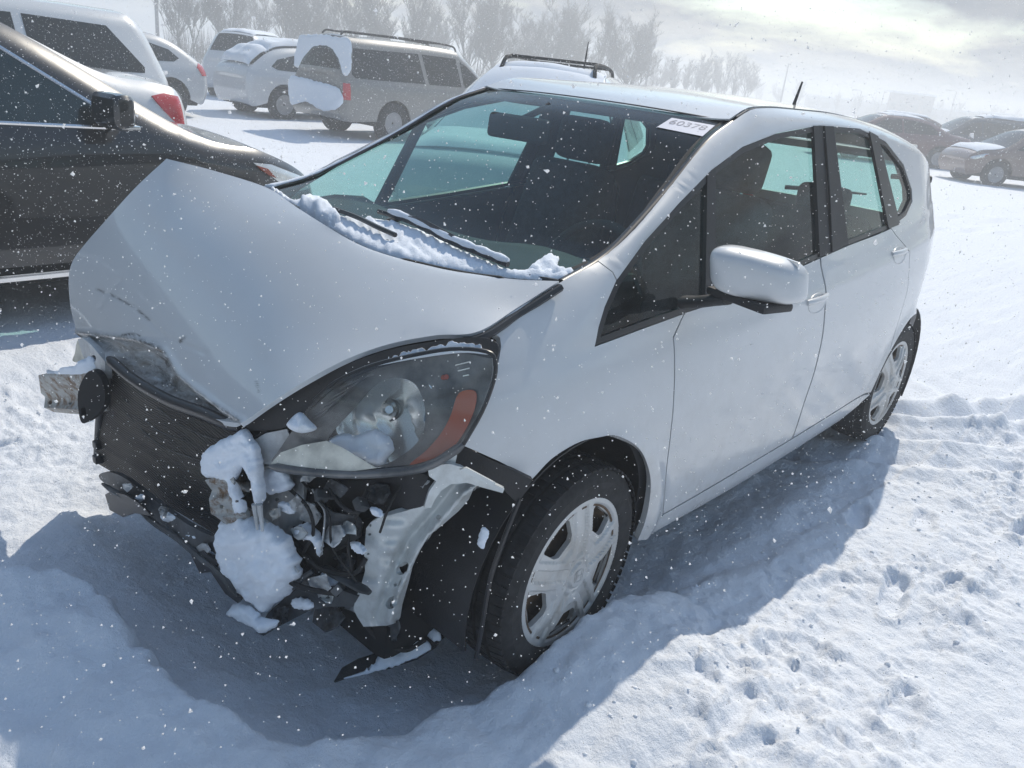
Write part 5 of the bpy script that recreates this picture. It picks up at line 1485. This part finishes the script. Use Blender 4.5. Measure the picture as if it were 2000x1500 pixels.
    if rails:
        i0, i1 = cu[2], cu[3]
        for s in (1, -1):
            ii = np.linspace(i0+2, i1-2, 9).astype(int)
            pts = [(P[i, 0], s*(yv[i]-.10), P[i, 1]+.035+(.055 if 0 < k < 8 else 0.0)) for k, i in enumerate(ii)]
            rl_ = tube('roof_rail', spline(pts, 30), .018, MAT['bg_tyre'], root, seg=7)
        for f_ in (.3, .7):
            i = int(i0+(i1-i0)*f_)
            rbox('rack_bar', (P[i, 0], 0, P[i, 1]+.10), (.05, 2*yv[i]-.2, .025), MAT['bg_tyre'], root, bev=.008)
    if antenna is not None:
        i = idx(antenna); tube('antenna', [(P[i, 0], .25, P[i, 1]), (P[i, 0]-.10, .25, P[i, 1]+.28)], [.012, .004], MAT['bg_tyre'], root, seg=6)
    # snow lying on top
    for (x0, x1, th) in snow:
        a, b = sorted((idx(x0), idx(x1)))
        rows = []
        for i in range(a, b+1):
            row = []
            for t in np.linspace(-.97, .97, 15):
                e = min(1, (1-abs(t))/.25)*min(1, (i-a+.2)/4)*min(1, (b-i+.2)/4)
                T_ = P[min(i+1, len(P)-1)]-P[max(i-1, 0)]; n = np.array([-T_[1], T_[0]]); n /= np.linalg.norm(n)+1e-9
                if n[1] < 0: n = -n
                k = th*max(0, e)**.5*(1+.5*float(perlin(P[i, 0]*3+x, t*2+y)))
                row.append((P[i, 0]+n[0]*(k+.03), t*yv[i], P[i, 1]+n[1]*(k+.038*(1-t*t)+.004)))
            rows.append(row)
        grid('snow_cover', np.array(rows), MAT['clump_snow'], root, thick=.02, flip=True)
    return root
SEDAN = [(2.28, .22), (2.40, .42), (2.38, .60), (2.27, .73), (1.95, .855), (1.5, .95), (.62, 1.40), (.15, 1.465), (-.5, 1.455), (-1.0, 1.38), (-1.70, 1.10), (-2.2, 1.04), (-2.38, .97), (-2.43, .65), (-2.38, .38), (-2.28, .24)]
VAN = [(2.32, .26), (2.44, .5), (2.38, .80), (2.05, .98), (1.55, 1.10), (.75, 1.62), (.2, 1.71), (-1.7, 1.70), (-2.15, 1.63), (-2.34, 1.20), (-2.42, .82), (-2.42, .42), (-2.30, .28)]
WAGON = [(2.10, .24), (2.22, .45), (2.18, .70), (1.95, .86), (1.35, .98), (.60, 1.42), (.1, 1.50), (-.9, 1.48), (-1.5, 1.38), (-2.0, 1.08), (-2.15, .92), (-2.20, .6), (-2.12, .32), (-2.05, .26)]
SUV = [(2.40, .34), (2.50, .60), (2.47, .92), (2.30, 1.06), (1.35, 1.14), (.70, 1.66), (.25, 1.80), (-1.8, 1.80), (-2.25, 1.74), (-2.42, 1.25), (-2.48, .85), (-2.50, .50), (-2.40, .36)]
CROSS = [(2.15, .28), (2.27, .52), (2.22, .82), (2.0, .97), (1.35, 1.07), (.62, 1.50), (.15, 1.60), (-1.2, 1.58), (-1.75, 1.48), (-2.1, 1.10), (-2.2, .85), (-2.24, .5), (-2.12, .32)]
SED_W = [('front_window', [(1.15, .965), (.58, 1.30), (.10, 1.375), (-.02, 1.385), (-.06, .99)]), ('rear_window', [(-.12, .99), (-.08, 1.385), (-.55, 1.37), (-.98, 1.28), (-1.20, 1.13), (-1.22, 1.05), (-1.05, 1.03)])]
VAN_W = [('front_window', [(1.25, 1.08), (.72, 1.48), (.40, 1.55), (.35, 1.06)]), ('side_window', [(.28, 1.06), (.32, 1.56), (-.75, 1.57), (-.75, 1.06)]), ('rear_window', [(-.85, 1.06), (-.85, 1.57), (-1.75, 1.54), (-2.10, 1.12), (-2.08, 1.06)])]
WAG_W = [('front_window', [(1.05, .98), (.55, 1.31), (.05, 1.39), (.02, .98)]), ('rear_window', [(-.05, .98), (-.02, 1.39), (-.85, 1.37), (-1.45, 1.22), (-1.62, 1.08), (-1.5, 1.02)])]
SUV_W = [('front_window', [(1.15, 1.12), (.68, 1.50), (.50, 1.60), (.45, 1.12)]), ('middle_window', [(.38, 1.12), (.40, 1.64), (-.50, 1.65), (-.50, 1.12)]), ('cargo_window', [(-.60, 1.12), (-.60, 1.65), (-2.10, 1.62), (-2.26, 1.18), (-2.2, 1.12)])]
CRO_W = [('front_window', [(1.1, 1.06), (.58, 1.40), (.15, 1.48), (.10, 1.06)]), ('rear_window', [(.03, 1.06), (.06, 1.48), (-1.1, 1.46), (-1.55, 1.30), (-1.65, 1.10), (-1.5, 1.07)])]
PI = math.pi
# near neighbour, nose the other way
blk = vehicle('black_sedan', 'black sedan with chrome window trim parked beside the wrecked hatchback', SEDAN, MAT['black_paint'], .96, -3.52, PI, hw=.93, tumble=.28, wins=SED_W, cuts=(1.48, .60, -.95, -1.70), chrome_trim=True, winmat='side_glass', step=.05)
blk.scale = (1, 1, 1.10); blk.location.x -= .22
for s in (1, -1): rbox('sill_trim', (0.1, s*.905, .30), (2.2, .03, .035), MAT['chrome'], blk, bev=.008)
rbox('cabin_floor', (0, 0, .62), (2.6, 1.3, .5), MAT['interior_dark'], blk, bev=.1)
ws_ = vehicle('white_sedan', 'white sedan with red tail light showing behind the black sedan', SEDAN, MAT['sedan_white'], .38, -6.0, 0, hw=.90, wins=SED_W, cuts=(1.48, .60, -.95, -1.70), winmat='side_glass', tailred=[(-2.34, .95), (-2.20, .97), (-2.08, .95), (-2.16, .86), (-2.30, .74), (-2.36, .70)])
ws_.scale = (1, 1, 1.10)
vehicle('white_minivan', 'white minivan with dark side windows behind the white sedan', VAN, MAT['van_white'], -1.0, -9.2, 0, hw=.96, belt=1.03, wins=VAN_W, cuts=(1.5, .72, -2.12, -2.33), snow=())
vehicle('silver_wagon', 'pale silver wagon with small red tail light beyond the minivan', WAGON, MAT['hatch_silver'], -4.6, -14.6, 0, hw=.88, wins=WAG_W, cuts=(1.32, .58, -1.45, -2.0), tailred=[(-2.12, .96), (-2.02, 1.02), (-1.96, .95), (-2.05, .80), (-2.16, .80)])
vehicle('maroon_sedan', 'maroon sedan with snow-dusted windshield far behind the minivan', SEDAN, MAT['maroon_paint'], -5.2, -18.2, PI, hw=.90, wins=SED_W, cuts=(1.48, .60, -.95, -1.70), snow=((1.9, 1.5, .03),))
vehicle('navy_sport_utility', 'dark navy sport utility vehicle behind the white minivan', SUV, MAT['navy_paint'], -2.0, -14.0, PI, hw=.95, belt=1.08, wins=SUV_W, cuts=(1.33, .68, -2.2, -2.42), snow=((.2, -2.0, .04),))
vehicle('pale_cargo_van', 'pale cargo van fading into blowing snow behind the wagon', VAN, MAT['van_white'], -12.0, -20.6, rad(222), hw=1.0, belt=1.03, wins=VAN_W[1:], cuts=(1.5, .72, -2.12, -2.33), snow=((.2, -2.0, .08),), mirrors=False)
suv = vehicle('pewter_sport_utility', 'big pewter sport utility vehicle with roof rack and snow-plastered tail', SUV, MAT['pewter_paint'], -10.2, -11.6, PI, hw=.98, belt=1.08, wr=.37, wins=SUV_W, cuts=(1.33, .68, -2.2, -2.42), rails=True, tailred=[(-2.44, 1.02), (-2.34, 1.02), (-2.34, .74), (-2.47, .74)], mirrors=False)
def plaster(root, name, yzs, x0, h, dx=-1):
    pillow(name, yzs, lambda a, b: np.stack([x0+0*a+(.10*(b-1.0) if True else 0), a, b], -1), MAT['clump_snow'], root, h=h, r=.10, step=.04, direc=(dx, 0, 0), noise=.4, nscale=2.5, ragged=.05)
plaster(suv, 'window_snow', smooth_loop([(.86, 1.20), (.80, 1.70), (.4, 1.78), (-.5, 1.78), (-.80, 1.70), (-.86, 1.2), (-.4, 1.12), (.3, 1.16)]), -2.405, .022)
plaster(suv, 'tail_snow', smooth_loop([(.84, .95), (.5, 1.02), (-.2, .98), (-.80, .90), (-.88, .62), (-.3, .50), (.2, .60), (.7, .52)]), -2.52, .030)
vehicle('snowy_hatchback', 'low hatchback buried in drifted snow beside the pewter vehicle', WAGON, MAT['van_white'], -10.0, -14.9, PI, hw=.88, wins=WAG_W, cuts=(1.32, .58, -1.45, -2.0), snow=((1.9, 1.3, .12), (1.3, .5, .10), (.2, -1.6, .12), (-1.5, -2.05, .16)), mirrors=False)
wc_ = vehicle('white_crossover', 'white crossover with roof rails and a snow-covered windshield behind the hatchback roof', CROSS, MAT['sedan_white'], *at_dir(1086, 8.0), rad(31), hw=.92, belt=1.03, wins=CRO_W, cuts=(1.33, .60, -1.7, -2.08), rails=True, snow=((2.0, 1.35, .05), (1.36, .45, .035), (.5, .05, .03)), antenna=.05, mirrors=False)
wc_.scale = (1, 1, 1.0)
vehicle('red_sedan', 'faded red sedan with snow on its hood at the lot edge', SEDAN, MAT['maroon_paint'], -27.0, -7.6, rad(-48), hw=.90, wins=SED_W, cuts=(1.48, .60, -.95, -1.70), snow=((2.1, 1.5, .07), (.4, -.8, .05)), mirrors=False)
vehicle('brown_hatchback', 'brown hatchback with snow on hood and roof near the red sedan', WAGON, MAT['brown_paint'], -24.6, -2.9, rad(-46), hw=.88, wins=WAG_W, cuts=(1.32, .58, -1.45, -2.0), snow=((2.0, 1.3, .08), (.3, -1.3, .07)), mirrors=False)
vehicle('dark_van', 'dark van with thick snow on its roof at the far lot edge', VAN, MAT['navy_paint'], -34.0, -6.6, rad(-50), hw=.96, belt=1.03, wins=VAN_W, cuts=(1.5, .72, -2.12, -2.33), snow=((2.1, 1.5, .1), (.2, -2.0, .12)), mirrors=False)
vehicle('grey_sedan', 'grey sedan under a snow cap behind the brown hatchback', SEDAN, MAT['hatch_silver'], -35.0, -3.0, rad(-40), hw=.9, wins=SED_W, cuts=(1.48, .60, -.95, -1.70), snow=((2.1, 1.5, .1), (.4, -.8, .12)), mirrors=False)

vehicle('rust_wagon', 'rust-coloured wagon half hidden by the red sedan', WAGON, MAT['brown_paint'], -33.0, -9.6, rad(-55), hw=.88, wins=WAG_W, cuts=(1.32, .58, -1.45, -2.0), snow=((2.0, 1.3, .08), (.3, -1.3, .07)), mirrors=False)
vehicle('dark_crossover', 'dark crossover standing between the red sedan and the brown hatchback', CROSS, MAT['maroon_paint'], -29.5, -1.2, rad(-50), hw=.92, belt=1.03, wins=CRO_W, cuts=(1.33, .60, -1.7, -2.08), snow=((2.0, 1.35, .06), (.1, -1.1, .05)), mirrors=False)
vehicle('black_sport_utility', 'black sport utility vehicle at the end of the hazy row', SUV, MAT['navy_paint'], -25.8, .6, rad(-45), hw=.95, belt=1.08, wins=SUV_W, cuts=(1.33, .68, -2.2, -2.42), snow=((2.2, 1.35, .06), (.2, -2.0, .06)), mirrors=False)

# ---- buildings, lamp posts, sign
simple('brick_far', (.16, .11, .10), .9, var=.2); simple('metal_wall', (.30, .32, .34), .7, var=.15); simple('pole_grey', (.16, .16, .17), .6)
def building(name, label, u, dist, w, dpt, h, mat, win=6):
    bx, by = at_dir(u, dist); ang = math.atan2(by-CAM_LOC[1], bx-CAM_LOC[0])
    r = empty(name, (bx, by, -.2), ang+PI); tag(r, label, 'building')
    rbox('wall', (0, 0, h/2), (dpt, w, h), MAT[mat], r, bev=.05, seg=1)
    rbox('roof_edge', (0, 0, h+.1), (dpt+.4, w+.4, .3), MAT['clump_snow'], r, bev=.08, seg=1)
    for k in range(win):
        yy = -w/2+w*(k+.5)/win
        f = rbox('window', (dpt/2+.01, yy, h*.5), (.06, w/win*.6, h*.4), MAT['pole_grey'], r, bev=.01, seg=1)
        rbox('pane', (dpt/2+.05, yy, h*.5), (.03, w/win*.5, h*.33), MAT['dark_glass'], f, bev=.005, seg=1)
building('brick_warehouse', 'flat-roofed brown building on the horizon past the lot', 1792, 150, 6.5, 8, 4.6, 'brick_far', 4)
building('long_shed', 'long low grey shed on the horizon', 1700, 185, 22, 9, 3.0, 'metal_wall', 8)
building('low_store', 'low pale store building far behind the parked cars', 1900, 170, 24, 10, 3.0, 'metal_wall', 8)
building('red_roofed_store', 'small reddish store at the far edge of the horizon', 1975, 160, 5, 6, 3.2, 'brick_far', 3)
def lamp_post(label, u, dist, h, arm=True):
    bx, by = at_dir(u, dist); r = empty('lamp_post', (bx, by, -.1), RNG.uniform(0, 6)); tag(r, label, 'lamp post', 'lamp posts beyond the lot')
    tube('pole', [(0, 0, 0), (0, 0, h*.6), (0, 0, h)], [.13, .11, .08], MAT['pole_grey'], r, seg=8)
    tube('arm', spline([(0, 0, h), (.0, .4, h+.12), (0, 1.0, h+.15)], 8), .05, MAT['pole_grey'], r, seg=6)
    rbox('lamp_head', (0, 1.2, h+.12), (.35, .75, .18), MAT['pole_grey'], r, bev=.05)
for u, dist, h, lb in ((1535, 110, 5.6, 'grey lamp post with bent arm rising beside the hatchback roof antenna'), (1448, 150, 5.4, 'grey lamp post at the end of the low bare trees'), (1690, 150, 4.2, 'short grey lamp post in front of the long low shed'),
                       (1735, 170, 5.0, 'grey lamp post between the long shed and the flat-roofed brown building'), (1877, 150, 5.6, 'grey lamp post in front of the low pale store'), (1394, 110, 5.6, 'grey lamp post standing among the low bare trees'), (312, 60, 5.8, 'near grey lamp post rising behind the navy vehicle and minivan')):
    lamp_post(lb, u, dist, h)
bx, by = at_dir(1264, 75); bb = empty('billboard', (bx, by, -.1), math.atan2(by, bx)+PI); tag(bb, 'grey billboard panel on a post rising among the bare trees', 'billboard')
tube('post', [(0, 0, 0), (0, 0, 4.6)], .12, MAT['pole_grey'], bb, seg=8); rbox('board', (0, -.5, 5.0), (.2, 1.6, 1.0), MAT['pole_grey'], bb, bev=.03)

# ---- bare trees along the edge
simple('bark', (.060, .048, .040), .95, var=.3, vscale=3)
simple('twig', (.075, .058, .050), .95)
def tree_mesh(seed, H):
    rg = random.Random(seed)
    V, F, TV, TF = [], [], [], []
    def branch(p, d, L, r, lvl):
        n = 4 if lvl < 2 else 3
        pts = [np.array(p)]
        dd = np.array(d, float)
        for i in range(n):
            dd = dd+np.array([rg.uniform(-.22, .22), rg.uniform(-.22, .22), rg.uniform(-.06, .16)]); dd /= np.linalg.norm(dd)
            pts.append(pts[-1]+dd*L/n)
        rr = [r*(1-.72*i/n) for i in range(n+1)]
        if lvl < 3:
            v, f = tube(None, pts, rr, None, seg=5 if lvl == 0 else 4 if lvl == 1 else 3, caps=False)
            b = len(V); V.extend(v); F.extend([tuple(k+b for k in q) for q in f])
        else:
            b = len(TV); w = rr[0]*1.4
            side = np.cross(dd, [rg.uniform(-1, 1), rg.uniform(-1, 1), .3]); side /= np.linalg.norm(side)+1e-9
            s2 = np.cross(dd, side)
            TV.extend([pts[0]+side*w, pts[0]-side*w*.5+s2*w*.8, pts[0]-side*w*.5-s2*w*.8, pts[-1]])
            TF.extend([(b, b+1, b+3), (b+1, b+2, b+3), (b+2, b, b+3)])
        if lvl >= 4: return
        cnt = (12, 9, 8, 5)[lvl]
        for k in range(cnt):
            t = rg.uniform(.25 if lvl == 0 else .15, 1.0)
            i = min(int(t*n), n-1); q = pts[i]+(pts[i+1]-pts[i])*(t*n-i)
            a = rg.uniform(0, 2*math.pi); sp = rg.uniform(.45, .95)
            side = np.array([math.cos(a), math.sin(a), 0]); nd = dd*(1-.25*sp)+side*sp*.8+np.array([0, 0, .40]); nd /= np.linalg.norm(nd)
            branch(q, nd, L*rg.uniform(.38, .60)*(1.1-.35*t), r*(1-.7*t)*.62+.003, lvl+1)
    for s in range(rg.choice((1, 2, 3))):
        branch((rg.uniform(-.3, .3), rg.uniform(-.3, .3), 0), (rg.uniform(-.18, .18), rg.uniform(-.18, .18), 1), H*rg.uniform(.70, .85), .045+.004*H, 0)
    return V, F, TV, TF
tree_src = []
TREE_LABEL = 'bare grey winter tree in the hazy row beyond the lot'
for sd in range(5):
    V, F, TV, TF = tree_mesh(40+sd, 8.0)
    r = empty('bare_tree', (0, 0, 0)); tag(r, TREE_LABEL, 'tree', 'bare trees beyond the lot')
    mesh_obj('trunk', V, F, MAT['bark'], r); mesh_obj('crown', TV, TF, MAT['twig'], r, smooth=False)
    tree_src.append(r)
used = 0
spots = []
for u in np.linspace(360, 870, 15): spots.append((u+RNG.uniform(-14, 14), RNG.uniform(52, 64), RNG.uniform(5.4, 6.0)))
for u in (905, 930, 958, 990, 1035, 1062, 1090, 1120): spots.append((u, RNG.uniform(56, 62), RNG.uniform(5.2, 5.9)))
for u in (1170, 1195, 1220, 1246): spots.append((u, RNG.uniform(58, 64), RNG.uniform(5.0, 5.9)))
for u in np.linspace(1290, 1460, 8): spots.append((u, RNG.uniform(85, 100), RNG.uniform(3.6, 5.4)))
for u in np.linspace(1490, 2010, 14): spots.append((u, RNG.uniform(150, 180), RNG.uniform(3.0, 5.2)))
for k, (u, dist, h) in enumerate(spots):
    src = tree_src[k % 5]
    t = src if k < 5 else copy_tree(src)
    for lim, lb, gp in ((880, 'tall bare grey tree in the row behind the pewter vehicle and minivan', 'bare trees behind the parked vehicles'), (1145, 'bare spreading tree rising behind the white crossover roof', 'bare trees behind the crossover'), (1270, 'bare tree crowding around the billboard post', 'bare trees by the billboard'), (1475, 'low bare tree around the lamp posts past the hatchback roof', 'low bare trees by the lamp posts'), (2100, 'tiny far bare tree among the sheds on the horizon', 'far bare trees on the horizon')):
        if u < lim:
            t['label'] = lb; t['group'] = gp; break
    px_, py_ = at_dir(u, dist); t.location = (px_, py_, -.15); t.rotation_euler = (0, 0, RNG.uniform(0, 6.3)); sc = h/8.0; wd_ = RNG.uniform(.75, 1.35); t.scale = (sc*wd_, sc*wd_, sc*RNG.uniform(.85, 1.0))
# low scrub in front of the trees
V, F = [], []
rg = random.Random(3)
for k in range(5200):
    u = rg.uniform(330, 1500); dist = rg.uniform(48, 70) if u < 1290 else rg.uniform(85, 100)
    bx, by = at_dir(u, dist); h = rg.uniform(.5, 2.4)*(1 if u < 1280 else .7); lx, ly = rg.uniform(-.5, .5), rg.uniform(-.5, .5); w = .02
    b = len(V); V += [(bx-w, by, -.1), (bx+w, by+w, -.1), (bx, by-w, -.1), (bx+lx, by+ly, h)]; F += [(b, b+1, b+3), (b+1, b+2, b+3), (b+2, b, b+3)]
tag(mesh_obj('scrub', V, F, MAT['twig'], None, smooth=False), 'leafless scrub growing along the foot of the bare trees', None, kind='stuff')
# ================================================================== blowing snow
m = bpy.data.materials.new('haze'); m.use_nodes = True
nt = m.node_tree; nt.nodes.clear()
o = nt.nodes.new('ShaderNodeOutputMaterial'); v = nt.nodes.new('ShaderNodeVolumePrincipled')
v.inputs['Color'].default_value = (.92, .94, .96, 1); v.inputs['Density'].default_value = .0118; v.inputs['Anisotropy'].default_value = .42
nt.links.new(v.outputs[0], o.inputs['Volume'])
bm = bmesh.new(); bmesh.ops.create_cube(bm, size=1.0)
bm.transform(Matrix.Translation((-70, -70, 2.5)) @ Matrix.Diagonal((430, 430, 8.6, 1)))
hz = bm_obj('haze', bm, m, None, smooth=False); hz['kind'] = 'stuff'
hz['label'] = 'pale veil of blowing snow hanging in the air'
m, nt, b = nodes('flake'); nt.nodes.remove(b)
o = nt.nodes['Material Output']; d = nt.nodes.new('ShaderNodeBsdfDiffuse'); d.inputs[0].default_value = (1, 1, 1, 1)
t = nt.nodes.new('ShaderNodeBsdfTranslucent'); t.inputs[0].default_value = (1, 1, 1, 1)
mi = nt.nodes.new('ShaderNodeMixShader'); mi.inputs[0].default_value = .7
nt.links.new(d.outputs[0], mi.inputs[1]); nt.links.new(t.outputs[0], mi.inputs[2]); nt.links.new(mi.outputs[0], o.inputs[0])
NF = 200000
fr = np.random.RandomState(21)
fp = np.stack([fr.uniform(-5.0, 1.8, NF), fr.uniform(-5.0, 2.3, NF), fr.uniform(.05, 2.2, NF)], 1)
# none inside the cabin or against the lens
cab = (fp[:, 0] < -.15) & (fp[:, 0] > -3.2) & (np.abs(fp[:, 1]) < .86) & (fp[:, 2] < 1.55)
eng = (fp[:, 0] > -.2) & (fp[:, 0] < .6) & (np.abs(fp[:, 1]) < .85) & (fp[:, 2] < 1.1)
dc = np.linalg.norm(fp-CAM_LOC, axis=1)
fp = fp[~cab & ~eng & (dc > .55)]
n = len(fp)
sz = np.clip(np.exp(fr.normal(math.log(.00095), .5, n)), .0005, .0021)
ax = fr.normal(size=(n, 3)); ax /= np.linalg.norm(ax, axis=1)[:, None]
bx_ = np.cross(ax, fr.normal(size=(n, 3))); bx_ /= np.linalg.norm(bx_, axis=1)[:, None]; cx_ = np.cross(ax, bx_)
st = fr.uniform(.9, 2.0, n)
V = np.stack([fp+ax*(sz*st)[:, None], fp-ax*(sz*.8)[:, None], fp+bx_*sz[:, None], fp+(-.5*bx_+.87*cx_)*sz[:, None], fp+(-.5*bx_-.87*cx_)*sz[:, None]], 1).reshape(-1, 3)
tri = np.array([(0, 2, 3), (0, 3, 4), (0, 4, 2), (1, 3, 2), (1, 4, 3), (1, 2, 4)])
F = (np.arange(n)[:, None, None]*5+tri[None]).reshape(-1, 3)
me = bpy.data.meshes.new('snowflakes')
me.vertices.add(len(V)); me.vertices.foreach_set('co', V.ravel())
me.loops.add(F.size); me.loops.foreach_set('vertex_index', F.ravel().astype(np.int32))
me.polygons.add(len(F)); me.polygons.foreach_set('loop_start', np.arange(0, F.size, 3, dtype=np.int32))
me.update(); me.validate(); me.materials.append(MAT['flake'])
fo = bpy.data.objects.new('snowflakes', me); COL.objects.link(fo)
tag(fo, 'countless small snow crystals blowing through the air', None, kind='stuff')

# ---- crumbs of broken crust on the churned snow
cr = np.random.RandomState(8)
V, F = [], []
ico_v = np.array([(0, 0, 1), (.9, 0, .3), (.28, .85, .3), (-.72, .53, .3), (-.72, -.53, .3), (.28, -.85, .3), (0, 0, -.6)])
ico_f = [(0, 1, 2), (0, 2, 3), (0, 3, 4), (0, 4, 5), (0, 5, 1), (6, 2, 1), (6, 3, 2), (6, 4, 3), (6, 5, 4), (6, 1, 5)]
cx_ = np.concatenate([cr.uniform(-3.2, .9, 200), cr.normal(.3, .6, 60), cr.uniform(-.4, 1.2, 40)]); cy_ = np.concatenate([1.34+cr.normal(0, .30, 200), -1.5+cr.normal(0, .4, 60), cr.uniform(.75, 1.3, 40)])
cz_ = snow_h(cx_, cy_)
for x, y, z in zip(cx_, cy_, cz_):
    if abs(y) < .9 and -3.2 < x < .75: continue
    r = min(.011, .006*math.exp(cr.normal(0, .6)))
    b = len(V); q = ico_v*cr.uniform(.6, 1.3, (7, 3))*r; a = cr.uniform(0, 6.3); c, s_ = math.cos(a), math.sin(a)
    V += [(x+p[0]*c-p[1]*s_, y+p[0]*s_+p[1]*c, z+p[2]-r*.15) for p in q]; F += [tuple(k+b for k in f) for f in ico_f]
tag(mesh_obj('snow_crumbs', V, F, MAT['crumb_snow'], None, smooth=True), 'loose crumbs of broken snow crust strewn over the churned snow', None, kind='stuff')
